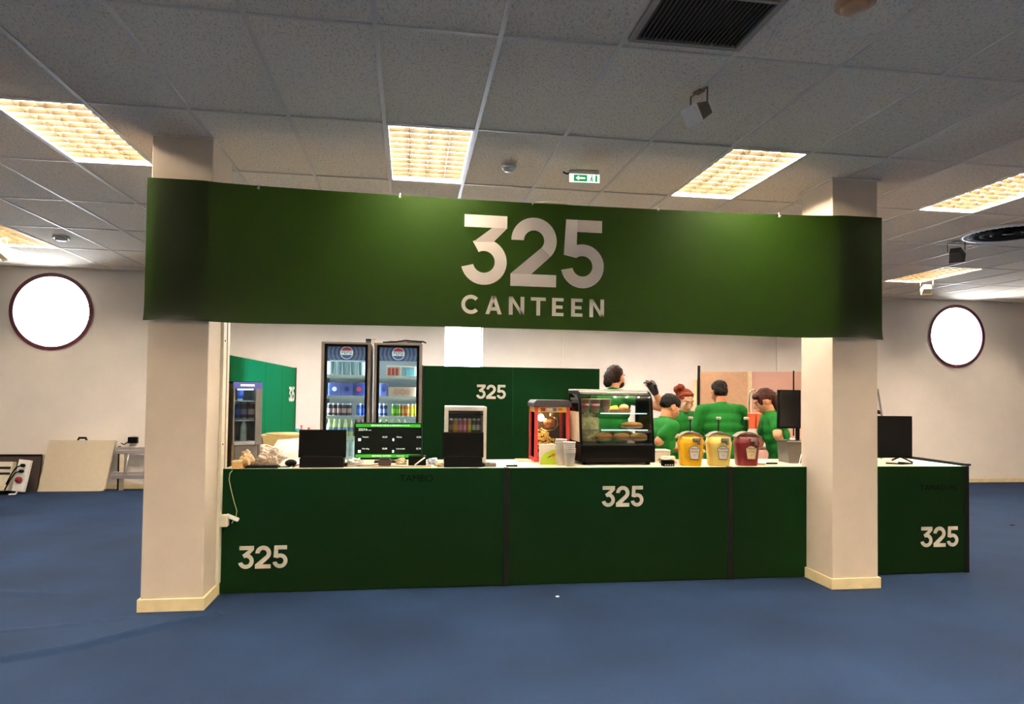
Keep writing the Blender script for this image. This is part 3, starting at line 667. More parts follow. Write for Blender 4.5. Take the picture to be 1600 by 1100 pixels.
def exit_sign():
    p = atz(912, 268, CZ); t = thing('exit_sign', 'green and white emergency exit sign with an arrow under the ceiling', 'exit sign', (p.x, p.y, CZ), -.05)
    mg = mat('exit_green', (20, 150, 80), .4, emit=.5); mw = mat('exit_white', (235, 245, 238), .4, emit=.7)
    onb('housing', -.115, .115, -.03, .03, -.035, 0, mat('sign_housing', (196, 186, 178), .5), t, .004)
    onb('panel', -.12, .12, -.038, -.03, -.098, -.032, mw, t, .002)
    onb('green_field', -.085, .02, -.0395, -.038, -.09, -.04, mg, t, 0)
    onb('green_field', .085, .1, -.0395, -.038, -.09, -.04, mg, t, 0)
    G().poly([(-.07, -.0395, -.065), (-.045, -.0395, -.045), (-.045, -.0395, -.058), (.005, -.0395, -.058), (.005, -.0395, -.072), (-.045, -.0395, -.072), (-.045, -.0395, -.085)], (0, -.001, 0)).done('arrow', mw, t)
    g = G(); y = -.0395; d = (0, -.001, 0)
    g.poly([(.045, y, -.06), (.058, y, -.055), (.066, y, -.066), (.05, y, -.074)], d).poly([(.05, y, -.074), (.06, y, -.072), (.072, y, -.088), (.064, y, -.09)], d).poly([(.05, y, -.074), (.058, y, -.076), (.045, y, -.09), (.036, y, -.088)], d).poly([(.058 + .006 * math.cos(q * PI / 4), y, -.047 + .006 * math.sin(q * PI / 4)) for q in range(8)], d)
    g.done('running_figure', mg, t)
    G().tube([(-.16, .02, -.004), (-.135, .01, -.02), (-.11, .0, -.02)], .006, 6).done('cable', m_dark, t)
exit_sign()
G().tube([(0, 0, -.045), (.05, 0, -.008), (.14, 0, 0), (.26, 0, -.004), (.36, 0, -.03), (.42, 0, -.06)], .009, 8).done('top_cable', m_pvc, ban, (.87, 4.95 - BY, 2.932))

# ------------------------------------------------------------------ the stand: counters and partitions
def green_film():
    m = bpy.data.materials.new('stand_green'); m.use_nodes = True; nt = m.node_tree; N = nt.nodes; L = nt.links; N.remove(N['Principled BSDF'])
    tc = N.new('ShaderNodeTexCoord'); nz = N.new('ShaderNodeTexNoise'); nz.inputs['Scale'].default_value = 2.5; nz.inputs['Detail'].default_value = 4; L.new(tc.outputs['Object'], nz.inputs[0])
    r = N.new('ShaderNodeValToRGB'); r.color_ramp.elements[0].color = (*lin((14, 22, 6)), 1); r.color_ramp.elements[1].color = (*lin((17, 27, 8)), 1); L.new(nz.outputs[0], r.inputs[0])
    d = N.new('ShaderNodeBsdfDiffuse'); L.new(r.outputs[0], d.inputs[0]); g = N.new('ShaderNodeBsdfGlossy'); g.inputs['Color'].default_value = (.012, .40, .17, 1); g.inputs['Roughness'].default_value = .36
    mx = N.new('ShaderNodeMixShader'); lw = N.new('ShaderNodeLayerWeight'); lw.inputs[0].default_value = .35
    mr = N.new('ShaderNodeMapRange'); mr.inputs[3].default_value = .022; mr.inputs[4].default_value = .75; L.new(lw.outputs['Fresnel'], mr.inputs[0]); L.new(mr.outputs[0], mx.inputs[0])
    L.new(d.outputs[0], mx.inputs[1]); L.new(g.outputs[0], mx.inputs[2]); L.new(mx.outputs[0], N['Material Output'].inputs[0]); return m
m_green = green_film()
m_post = mat('stand_black', (8, 7, 7), .5, var=.1, spec=.2)
m_top = mat('worktop_white', (238, 226, 204), .35, var=.03, scale=5)
m_num = mat('number_vinyl', (205, 198, 184), .6, var=.16, scale=9)
m_ghost = mat('ghost_print', (4, 9, 4), .9, var=.1, spec=.05)
FY = 5.275; TZ = .915
def counter_unit(x0, x1, label, posts):
    t = thing('counter_unit', label, 'counter', (x0, FY, 0)); W = x1 - x0
    G().box(0, W, 0, .022, .005, TZ, bev=.002, seg=1).done('front_panel', m_green, t)
    for p in posts: G().box(p, p + .042, -.006, .05, 0, TZ + .002, bev=.003).done('post', m_post, t)
    G().box(.02, W - .02, .5, .52, .08, .88).done('inner_shelf', m_white, t)
    for xx in (.03, W - .05): G().box(xx, xx + .02, .03, .5, .02, .88).done('side_board', m_white, t)
    return t
cuL = counter_unit(-1.36, .783, 'left dark green counter section with the number low in its left corner', [2.143 - .04])
cuM = counter_unit(.785, 2.60, 'middle dark green counter section with the number near its top', [1.815 - .0])
cuR = counter_unit(2.645, 4.82, 'right dark green counter section running behind the right pillar', [2.175 - .042])
def num_on(unit, xl, xr, yb, Y=FY):
    a, b = at(xl, yb, Y), at(xr, yb, Y); h = (b.x - a.x) / 2.09
    number325('number_print', h, m_num, unit, (a.x - unit.location.x, -.002, a.z))
num_on(cuL, 372, 449, 889); num_on(cuM, 940, 1005, 792); num_on(cuR, 1438, 1497, 855)
p = at(651, 748, FY); writing('faded_lettering', 'TAMBO', .075, m_ghost, cuL, (p.x + 1.36, -.002, p.z))
p = at(1466, 762, FY); writing('faded_lettering', 'TAMADUN', .07, m_ghost, cuR, (p.x - 2.645, -.002, p.z))
# right end return and rail
t = thing('counter_end', 'black edged end panel closing the right end of the counter', 'counter end', (4.838, FY + .03, 0))
G().box(0, .03, .02, .75, .005, TZ, bev=.002).done('end_panel', m_green, t); G().box(-.005, .035, .0, .76, TZ, TZ + .018, bev=.003).done('rail', m_post, t)
# side counter along the left partition
t = thing('counter_unit', 'side counter run along the left green partition behind the pillar', 'counter', (-1.44, 5.96, 0))
G().box(0, .52, 0, 1.7, .005, TZ - .03, bev=.003).done('carcass', m_green, t); G().box(.52, .535, .02, .8, .1, .85, bev=.003).done('door', m_white, t); G().box(.52, .535, .83, 1.68, .1, .85, bev=.003).done('door', m_white, t)
t = thing('worktop', 'long white worktop lying on the dark green front counter', 'worktop', (0, 0, 0))
G().box(-1.35, 4.79, FY + .028, 5.95, TZ - .03, TZ, bev=.003).done('front_slab', m_top, t); G().box(-1.44, -.9, 5.952, 7.68, TZ - .03, TZ, bev=.003).done('side_slab', m_top, t)

def partition(name, label, cat, loc, rz, W, H, m, posts, extra=None):
    t = thing(name, label, cat, loc, rz)
    n = max(1, round(W / 1.0))
    for i in range(n): G().box(W * i / n + .001, W * (i + 1) / n - .001, 0, .03, .005, H, bev=.002, seg=1).done('panel', m, t)
    for p in posts: G().box(p, p + .03, -.006, .036, 0, H + .005, bev=.003).done('post', m_post, t)
    return t
pb_ = partition('partition', 'green partition with a white number behind the popcorn machine', 'partition', (.148, 7.7, 0), 0, 2.05, 1.793, m_green, [-.03])
a, b = at(744, 623, 7.7), at(790, 623, 7.7); number325('number_print', (b.x - a.x) / 2.09, m_num, pb_, (a.x - .148, -.003, a.z))
plp = partition('partition', 'bright green partition running back from the left pillar', 'partition', (-1.50, 9.15, 0), -PI / 2, 3.75, 1.785, m_green, [-.03])
# local x runs towards the camera, local -y... number faces +X
number325('number_print', .185, m_num, plp, (.5, .034, 1.355)).rotation_euler.z = PI
m_pink = mat('pink_board', (226, 176, 156), .6, var=.05, scale=3); m_cream = mat('cream_post', (236, 216, 170), .5)
ppk = thing('partition', 'pinkish board partition behind the kitchen staff', 'partition', (3.70, 8.30, 0), -.62)
xs_ = [0, .62, 1.12, 1.66]
for i, (u, v) in enumerate(zip(xs_, xs_[1:])): G().box(u + .003, v - .003, 0, .03, .005, 1.80, bev=.002).done('panel', m_pink if i else mat('tan_board', (208, 164, 128), .6), ppk)
G().box(.59, .64, -.008, .036, 0, 1.8, bev=.004).done('post', m_cream, ppk); G().box(1.112, 1.128, -.006, .036, 0, 1.81).done('post', m_post, ppk); G().box(-.03, .0, -.006, .036, 0, 1.88, bev=.004).done('post', m_post, ppk); G().box(-.1, -.035, 0, .03, 0, 1.7, bev=.004).done('post', m_cream, ppk)
# ------------------------------------------------------------------ drinks
ORD = ['first', 'second', 'third', 'fourth', 'fifth', 'sixth', 'seventh', 'eighth', 'ninth', 'tenth']
m_alu = mat('can_aluminium', (200, 202, 205), .3, metal=.9, var=.02)
def can_mesh(name, cols, h=.138, r=.0255, band=None):
    g = G(); pr = [(0, .004), (r * .72, 0), (r * .8, .004), (r, .016), (r, h * .30), (r, h * .62), (r, h - .016), (r * .82, h - .002), (r * .8, h), (r * .76, h - .004), (0, h - .004)]
    g.lathe(pr, n=14, mis=[0, 0, 0, 1, 2, 1, 0, 0, 0, 0]); o = g.done(name, [m_alu] + cols); me = o.data; bpy.data.objects.remove(o); return me
def cm(n, c, **k): return mat('drink_' + n, c, .35, var=.05, **k)
CAN = {k: can_mesh('drink_can', [cm(k + '_a', a), cm(k + '_b', b)]) for k, a, b in (
    ('black', (40, 34, 42), (190, 150, 150)), ('blue', (28, 62, 160), (60, 100, 200)), ('navy', (30, 44, 96), (120, 130, 170)), ('green', (66, 150, 24), (150, 190, 60)), ('orange', (214, 120, 40), (240, 170, 90)),
    ('yellow', (226, 208, 20), (240, 228, 60)), ('pink', (214, 96, 120), (232, 150, 160)), ('gold', (206, 150, 30), (230, 180, 70)), ('darkgreen', (40, 84, 40), (170, 190, 150)), ('wine', (110, 40, 60), (200, 180, 180)), ('brown', (120, 90, 60), (170, 140, 90)))}
def put_mesh(name, me, loc, label, cat, group=None, rz=0):
    o = bpy.data.objects.new(name, me); COL.objects.link(o); o.location = loc; o.rotation_euler.z = rz
    return tag(o, label, cat, group)
def bottle_mesh(capc, bodyc, labc, h=.186, r=.027):
    g = G(); pr = [(0, 0), (r * .9, 0), (r, .012), (r * .94, h * .28), (r * .94, h * .3), (r, h * .32), (r, h * .52), (r * .94, h * .54), (r * .8, h * .68), (r * .42, h * .84), (r * .40, h * .88), (r * .46, h * .885), (r * .46, h * .995), (0, h)]
    g.lathe(pr, n=14, mis=[0, 0, 0, 0, 1, 1, 1, 0, 0, 0, 2, 2, 2])
    o = g.done('drink_bottle', [cm('b' + str(bodyc), bodyc), cm('l' + str(labc), labc), cm('c' + str(capc), capc)]); me = o.data; bpy.data.objects.remove(o); return me
BOT_L = bottle_mesh((206, 220, 90), (216, 226, 150), (120, 160, 190)); BOT_G = bottle_mesh((200, 214, 80), (60, 130, 70), (40, 150, 90)); BOT_W = bottle_mesh((190, 205, 90), (210, 222, 214), (200, 210, 215)); BOT_D = bottle_mesh((190, 60, 70), (50, 30, 30), (150, 50, 60))
def cup_mesh(r0, r1, h, m, n=18, t=.002):
    g = G(); g.lathe([(0, 0), (r0, 0), (r1, h), (r1 + .003, h), (r1 + .003, h + .004), (r1 - t, h + .003), (r0 - t, t), (0, t)], n=n); o = g.done('cup', m); me = o.data; bpy.data.objects.remove(o); return me
m_frost = mat('frosted_glass', (205, 226, 226), .25, var=.03, trans=.35)
GLASS = cup_mesh(.027, .037, .145, m_frost)

# ------------------------------------------------------------------ tall fridges
m_grey = mat('fridge_frame', (128, 120, 112), .4, metal=.2, var=.03); m_inner = mat('fridge_inner', (226, 236, 238), .5, var=.02)
m_shelf = mat('fridge_shelf', (236, 242, 242), .35, var=.02); m_fled = emis('fridge_led', (.80, .93, 1.0), 34.0); m_fglass = glass('fridge_glass', (240, 248, 248), .03)
def sign_mat():
    m = bpy.data.materials.new('ringed_sign'); m.use_nodes = True; nt = m.node_tree; N = nt.nodes; L = nt.links; p = N['Principled BSDF']; p.inputs['Roughness'].default_value = .3
    tc = N.new('ShaderNodeTexCoord'); w_ = N.new('ShaderNodeTexWave'); w_.wave_type = 'RINGS'; w_.rings_direction = 'Y'; w_.inputs['Scale'].default_value = 8; w_.inputs['Distortion'].default_value = 0; L.new(tc.outputs['Object'], w_.inputs[0])
    r = N.new('ShaderNodeValToRGB'); r.color_ramp.elements[0].color = (*lin((62, 70, 94)), 1); r.color_ramp.elements[1].color = (*lin((100, 114, 148)), 1); L.new(w_.outputs[0], r.inputs[0]); L.new(r.outputs[0], p.inputs['Base Color'])
    L.new(r.outputs[0], p.inputs['Emission Color']); p.inputs['Emission Strength'].default_value = .35
    return m
m_sign = sign_mat(); m_red = mat('logo_red', (206, 70, 84), .4, emit=.25); m_lblue = mat('logo_blue', (70, 90, 140), .4, emit=.25); m_lwhite = mat('logo_white', (236, 236, 236), .4, emit=.35); m_lblack = mat('logo_black', (16, 16, 20), .4)
SH = [.62, .825, 1.03, 1.235, 1.44, 1.65]      # shelf heights
def tall_fridge(x0, label):
    W, D, H = .485, .58, 1.93; t = thing('drinks_fridge', label, 'fridge', (x0, 7.0, .0)); z0 = .06
    for sx in (.03, W - .07):
        for sy in (.05, D - .09): onb('foot', sx, sx + .04, sy, sy + .04, 0, z0, m_dark, t, .003)
    onb('side_wall', 0, .022, .02, D, z0, H + z0, m_grey, t); onb('side_wall', W - .022, W, .02, D, z0, H + z0, m_grey, t)
    onb('back_wall', .022, W - .022, D - .03, D, z0, H + z0, m_inner, t, 0); onb('bottom', .022, W - .022, .02, D - .03, z0, z0 + .18, m_dark, t, 0); onb('top', .022, W - .022, .02, D - .03, H + z0 - .04, H + z0, m_grey, t, 0)
    s = onb('sign', .05, W - .05, .022, .05, H + z0 - .18, H + z0 - .03, m_sign, t, 0)
    for v in s.data.vertices: v.co -= Vector((W / 2, 0, H + z0 - .105))
    s.location = (W / 2, 0, H + z0 - .105)
    R = .058; y = .0215; N_ = 32
    lo = G(); lo.poly([(R * 1.09 * math.cos(2 * PI * i / N_), y, R * 1.09 * math.sin(2 * PI * i / N_)) for i in range(N_)], (0, -.001, 0)); lg = lo.done('logo', m_lwhite, s)
    # thing > part > sub-part: the two caps and the word sit on the sign
    for a0, a1, m, nm in ((22, 158, m_red, 'logo_cap'), (202, 338, m_lblue, 'logo_cap')):
        pts = [(R * math.cos(math.radians(a0 + (a1 - a0) * i / 16)), y - .0012, R * math.sin(math.radians(a0 + (a1 - a0) * i / 16))) for i in range(17)]
        G().poly(pts, (0, -.0008, 0)).done(nm, m, s)
    writing('logo_word', 'PEPSI', .046, m_lblack, s, (0, y - .0025, 0), sx=1.02)
    d = onb('door', .0, .03, -.03, .018, z0 + .02, H + z0, m_grey, t, .004)
    onb('door_frame', W - .03, W, -.03, .018, z0 + .02, H + z0, m_grey, d, .004); onb('door_frame', .03, W - .03, -.03, .018, H + z0 - .02, H + z0, m_grey, d, .003); onb('door_frame', .03, W - .03, -.03, .018, z0 + .02, z0 + .06, m_grey, d, .003)
    for q in ((.03, .055, z0 + .06, H + z0 - .02), (W - .055, W - .03, z0 + .06, H + z0 - .02), (.055, W - .055, H + z0 - .045, H + z0 - .02), (.055, W - .055, z0 + .06, z0 + .1)): onb('gasket', q[0], q[1], -.026, .016, q[2], q[3], m_black, d, 0)
    onb('pane', .055, W - .055, -.012, -.008, z0 + .1, H + z0 - .045, m_fglass, d, 0)
    for z in SH:
        sh = onb('shelf', .03, W - .03, .06, D - .04, z - .012, z, m_shelf, t, 0); onb('price_rail', .055, W - .055, .05, .06, z - .022, z + .012, m_shelf, sh, 0)
    for sx in (.026, W - .032): onb('light_strip', sx, sx + .006, .065, .08, z0 + .25, H + z0 - .22, m_fled, t, 0)
    onb('light_strip', .06, W - .06, .075, .09, H + z0 - .15, H + z0 - .143, m_fled, t, 0)
    return t
FXL, FXR = -.878, -.362
tall_fridge(FXL, 'left of the two tall glass door drinks fridges'); tall_fridge(FXR, 'right of the two tall glass door drinks fridges')
def shelf_row(fx, z, items, side, shelfname, y=7.0 + .11, x_from=.075, gap=.066):
    x = fx + x_from
    cnt = {}
    for it in items:
        if it is None: x += gap; continue
        me, nm, desc, cat = it; cnt[desc] = cnt.get(desc, 0) + 1
        put_mesh(nm, me, (x, y + random.uniform(-.004, .004), z), '%s %s from the left on the %s of the %s fridge' % (ORD[cnt[desc] - 1], desc, shelfname, side), cat, 'drinks in the tall fridges', random.uniform(0, 6))
        x += gap
def C_(k, d): return (CAN[k], 'drink_can', d, 'can')
shelf_row(FXL, SH[3], [C_('black', 'dark cola can')] * 5 + [None, C_('blue', 'bright blue can'), C_('blue', 'bright blue can')], 'left', 'can shelf', gap=.049)
shelf_row(FXR, SH[3], [C_('navy', 'navy can')] * 2 + [None] + [C_('green', 'lime green can')] * 2 + [C_('orange', 'orange can')] * 2 + [C_('yellow', 'yellow can')] * 2, 'right', 'can shelf', gap=.045, x_from=.07)
shelf_row(FXL, SH[2], [(BOT_L, 'drink_bottle', 'yellow capped bottle', 'bottle')] * 5 + [(BOT_D, 'drink_bottle', 'dark cola bottle', 'bottle')] * 2, 'left', 'bottle shelf', gap=.054)
shelf_row(FXR, SH[2], [(BOT_G, 'drink_bottle', 'green bottle', 'bottle')] * 2 + [(BOT_W, 'drink_bottle', 'clear bottle', 'bottle')] * 3, 'right', 'bottle shelf', gap=.06)
shelf_row(FXL, SH[5], [(GLASS, 'drinking_glass', 'frosted glass tumbler', 'glass')] * 5, 'left', 'top shelf', gap=.08)
shelf_row(FXL, SH[1], [(BOT_W, 'drink_bottle', 'clear water bottle', 'bottle')] * 6, 'left', 'bottom shelf', gap=.06)
def pack(x0, x1, z, h, m, label, fx, print_=None, mp=None, d=.2):
    t = thing('drinks_carton', label, 'carton', (fx + x0, 7.0 + .08, z), 0, 'cartons in the tall fridges'); W = x1 - x0
    G().box(0, W, 0, d, 0, h, bev=.004).done('box', m, t)
    if print_ == 'disc': G().poly([(W / 2 + .024 * math.cos(2 * PI * i / 20), -.0005, h * .55 + .024 * math.sin(2 * PI * i / 20)) for i in range(20)], (0, -.001, 0)).done('printed_disc', mp, t)
    elif print_: writing('print', print_, .07, mp, t, (W / 2, -.001, h / 2))
    else:
        for k in range(3): onb('printed_can', W * (.1 + .28 * k), W * (.1 + .28 * k) + W * .22, -.001, 0, h * .12, h * .82, mp, t, 0)
    return t
m_pb = cm('pack_blue', (96, 112, 190)); m_pb2 = cm('pack_blue_print', (60, 76, 150)); m_card = mat('cardboard', (206, 182, 160), .7, var=.06)
pack(.06, .185, SH[4], .142, m_pb, 'blue drinks carton with round print, leftmost in the left fridge', FXL, 'disc', m_lwhite); pack(.188, .305, SH[4], .142, m_pb, 'middle pale blue drinks carton in the left fridge', FXL, 'disc', m_pb2); pack(.308, .425, SH[4], .142, m_pb2, 'darker blue drinks carton at the right in the left fridge', FXL, 'disc', m_red)
pack(.06, .135, SH[4], .142, m_pb, 'narrow blue drinks carton in the right fridge', FXR, 'disc', m_pb2); pack(.15, .425, SH[4], .105, m_card, 'wide brown cardboard carton with red print in the right fridge', FXR, 'OOO', mat('print_rose', (206, 120, 130), .6))
pack(.125, .26, SH[5], .11, m_card, 'small brown carton with red cans printed in the right fridge top', FXR, None, mat('print_red', (170, 60, 54), .6)); pack(.285, .425, SH[5], .11, m_card, 'small carton with pale blue cans printed in the right fridge top', FXR, None, mat('print_cyan', (90, 190, 214), .6))
# things lying on the fridge roofs
t = thing('small_box', 'small dark blue box on top of the left fridge', 'box', (-.455, 7.12, 1.99)); onb('carton', 0, .055, 0, .08, 0, .048, cm('navybox', (50, 64, 104)), t, .003); onb('flap', .0, .055, -.001, 0, .03, .047, m_dark, t, 0)
t = thing('small_box', 'small cream box beside the dark blue box on the fridge', 'box', (-.392, 7.10, 1.99)); onb('carton', 0, .04, 0, .06, 0, .046, m_cream, t, .003); onb('lid', -.002, .042, -.002, .062, .036, .048, m_card, t, .002)
t = thing('flat_bundle', 'flat grey bundle with cords lying on top of the right fridge', 'bundle', (-.25, 7.08, 1.99)); mgb = mat('bundle_grey', (120, 112, 104), .6)
G().box(0, .22, 0, .2, 0, .018, bev=.006).box(.03, .37, .03, .18, .018, .032, bev=.006).done('folded_sheet', mgb, t); G().tube([(-.03, 0, .012), (.1, -.01, .02), (.2, -.012, .036), (.38, .02, .03), (.41, .05, .02)], .008, 6).done('strap', m_dark, t)
# ------------------------------------------------------------------ on the counter
CT = TZ                                        # counter surface
m_steel = mat('steel', (190, 188, 184), .25, metal=1, var=.03); m_paper = mat('paper_white', (240, 232, 220), .7, var=.03, scale=6)
def till(x, y, w, h, label, rz):
    t = thing('till_terminal', label, 'till', (x, y, CT), rz)
    G().poly([(-w * .46, 0, 0), (w * .46, 0, 0), (w * .46, .0, .07), (w * .40, .0, .085), (-w * .40, .0, .085), (-w * .46, .0, .07)], (0, .16, 0)).done('base', m_dark, t)
    g = G(); g.M = Matrix.Translation((0, .03, .075)) @ Matrix.Rotation(-.16, 4, 'X'); g.box(-w / 2, w / 2, 0, .026, 0, h, bev=.006); g.done('screen_back', m_black, t)
    g = G(); g.M = Matrix.Translation((0, .03, .075)) @ Matrix.Rotation(-.16, 4, 'X'); g.box(-w / 2 + .012, w / 2 - .012, .026, .029, .012, h - .012); g.done('screen', mat('till_screen', (30, 60, 40), .2), t)
    onb('stand', -.06, .06, .085, .125, .06, .16, m_dark, t, .006); onb('side_card_reader', w * .44, w * .53, .02, .1, 0, .03, m_dark, t, .004)
    G().tube([(-w * .4, .12, .02), (-w * .55, .1, .01), (-w * .6, .02, .004)], .004, 6).done('cable', m_black, t)
a = at(505, 731, 5.36); till(-.655, 5.34, .355, .215, 'black till terminal seen from behind, left of the menu screen', .02)
till(.425, 5.33, .325, .20, 'black till terminal seen from behind, in front of the small white cooler', -.03)
def menu_screen():
    p = at(606, 716, 5.72); W, H = .545, .305; t = thing('menu_screen', 'menu display screen with green bars standing before the drinks fridges', 'monitor', (p.x, 5.72, CT), .0); zb = p.z - CT - .012
    onb('casing', -W / 2, W / 2, 0, .03, zb, zb + H, m_black, t, .005)
    s = onb('screen', -W / 2 + .008, W / 2 - .008, -.002, 0, zb + .014, zb + H - .008, mat('screen_dark', (8, 14, 12), .4, emit=.03, spec=.1), t, 0)
    mg = mat('menu_green', (36, 142, 24), .4, emit=.45); mw = mat('menu_white', (225, 235, 225), .4, emit=.8)
    onb('header_bar', -W / 2 + .008, W / 2 - .008, -.003, -.002, zb + H - .036, zb + H - .010, mg, t, 0); onb('footer_bar', -W / 2 + .008, W / 2 - .008, -.003, -.002, zb + .018, zb + .044, mg, t, 0)
    def wr(s_, x, z, size, al='LEFT'): writing('menu_text', s_, size, mw, t, (x, -.0035, zb + z), align=al)
    wr('RECHARGE | FOOD & DRINKS', -.14, H - .023, .017); wr('FRESH EVERY DAY', .085, H - .023, .011); wr('ZESTA', -W / 2 + .03, H - .058, .026); wr('coffee', -W / 2 + .108, H - .062, .011)
    wr('RECHARGE | CANTEEN', -.13, .031, .015); wr('THANK YOU', .07, .031, .011)
    for r, (n1, p1, n2, p2) in enumerate((('Toastie', '65,00', 'Water', '15,00'), ('Hot dog', '55,00', 'Lemonade', '25,70'))):
        z = H - .118 - .096 * r
        for k, (x, n, pr_) in enumerate(((-W / 2 + .03, n1, p1), (.035, n2, p2))):
            onb('menu_icon', x, x + (.022 if not k else .014), -.0035, -.003, z - .011, z + .011, mw, t, 0); wr(n, x + .032, z, .017); wr(pr_, x + .235, z, .018, 'RIGHT')
    onb('stand_neck', -.02, .02, .03, .05, 0, zb + .1, m_black, t, .003); onb('stand_foot', -.11, .11, -.05, .1, 0, .01, m_black, t, .004)
menu_screen()
def sauce(x, y, label, col, lab, ink, l1, l2):
    t = thing('sauce_dispenser', label, 'dispenser', (x, y, CT), -.25, 'pump sauce dispensers'); m = mat('sauce_' + label[:12], col, .35, var=.03); mg = mat('dispenser_grey', (128, 118, 104), .4)
    g = G(); n = 24; rings = []
    for z, a, b in ((0, .082, .07), (.01, .086, .074), (.13, .096, .082), (.19, .104, .088), (.196, .104, .088), (.215, .096, .082), (.24, .094, .08)):
        rings.append([g.bm.verts.new((math.copysign(abs(math.cos(2 * PI * i / n)) ** .5, math.cos(2 * PI * i / n)) * a, math.copysign(abs(math.sin(2 * PI * i / n)) ** .5, math.sin(2 * PI * i / n)) * b, z)) for i in range(n)])
    for q, r in zip(rings, rings[1:]):
        for i in range(n): g.bm.faces.new((q[i], q[(i + 1) % n], r[(i + 1) % n], r[i]))
    g.bm.faces.new(rings[0]); g.bm.faces.new(rings[-1]); g._fin([v for r in rings for v in r], 0, True); g.done('tub', m, t)
    g = G(); prof = [(-.098, .236), (-.06, .262), (-.02, .272), (.02, .272), (.06, .262), (.098, .236), (.098, .244), (.06, .273), (.02, .284), (-.02, .284), (-.06, .273), (-.098, .244)]
    g.poly([(a, -.075, z) for a, z in prof], (0, .15, 0)); g.done('lid', mg, t)
    g = G(); g.poly([(a, -.06, z) for a, z in [(-.092, .236), (.092, .236), (.06, .262), (-.06, .262)]], (0, .12, 0)); g.done('lid_underside', m, t)
    G().tube([(.0, 0, .28), (.0, 0, .385)], .006, 8).done('pump_rod', m_dark, t); G().lathe([(0, .383), (.018, .383), (.022, .39), (.022, .402), (.016, .408), (0, .409)], n=16).done('pump_knob', mat('knob_grey', (176, 168, 152), .4), t)
    g = G(); g.box(.005, .062, -.125, -.06, .205, .238, bev=.006); g.box(.042, .062, -.125, -.105, .178, .21, bev=.004); g.done('spout', mg, t)
    y = -.0905
    k = [(-.04, .135), (-.04, .150), (-.028, .150), (-.026, .160), (0, .168), (.026, .160), (.028, .150), (.04, .150), (.04, .135), (.03, .062), (-.03, .062)]
    G().poly([(a * 1.12 + .02, y - .002, (z - .115) * 1.12 + .115) for a, z in k], (0, -.001, 0)).done('label_border', mat('label_gold', ink, .5), t); G().poly([(a + .02, y - .0032, z) for a, z in k], (0, -.001, 0)).done('label', mat('label_' + l2, lab, .5), t)
    writing('label_text', l1, .021, m_lblack, t, (.02, y - .005, .146)); writing('label_text', l2, .0135, m_lblack, t, (.02, y - .005, .122)); writing('label_text', '57', .018, mat('label_ink', (120, 110, 100), .5), t, (.02, y - .005, .09))
sauce(2.335, 5.42, 'deep yellow mustard pump dispenser beside the food display case', (250, 190, 20), (236, 226, 208), (120, 104, 60), 'HEINZ', 'MUSTARD')
sauce(2.585, 5.42, 'pale yellow sauce pump dispenser between the yellow and dark red ones', (255, 226, 118), (236, 226, 208), (110, 100, 70), 'HEINZ', 'MAYONNAISE')
sauce(2.84, 5.43, 'dark red ketchup pump dispenser', (112, 22, 28), (232, 206, 150), (200, 160, 90), 'HEINZ', 'KETCHUP')

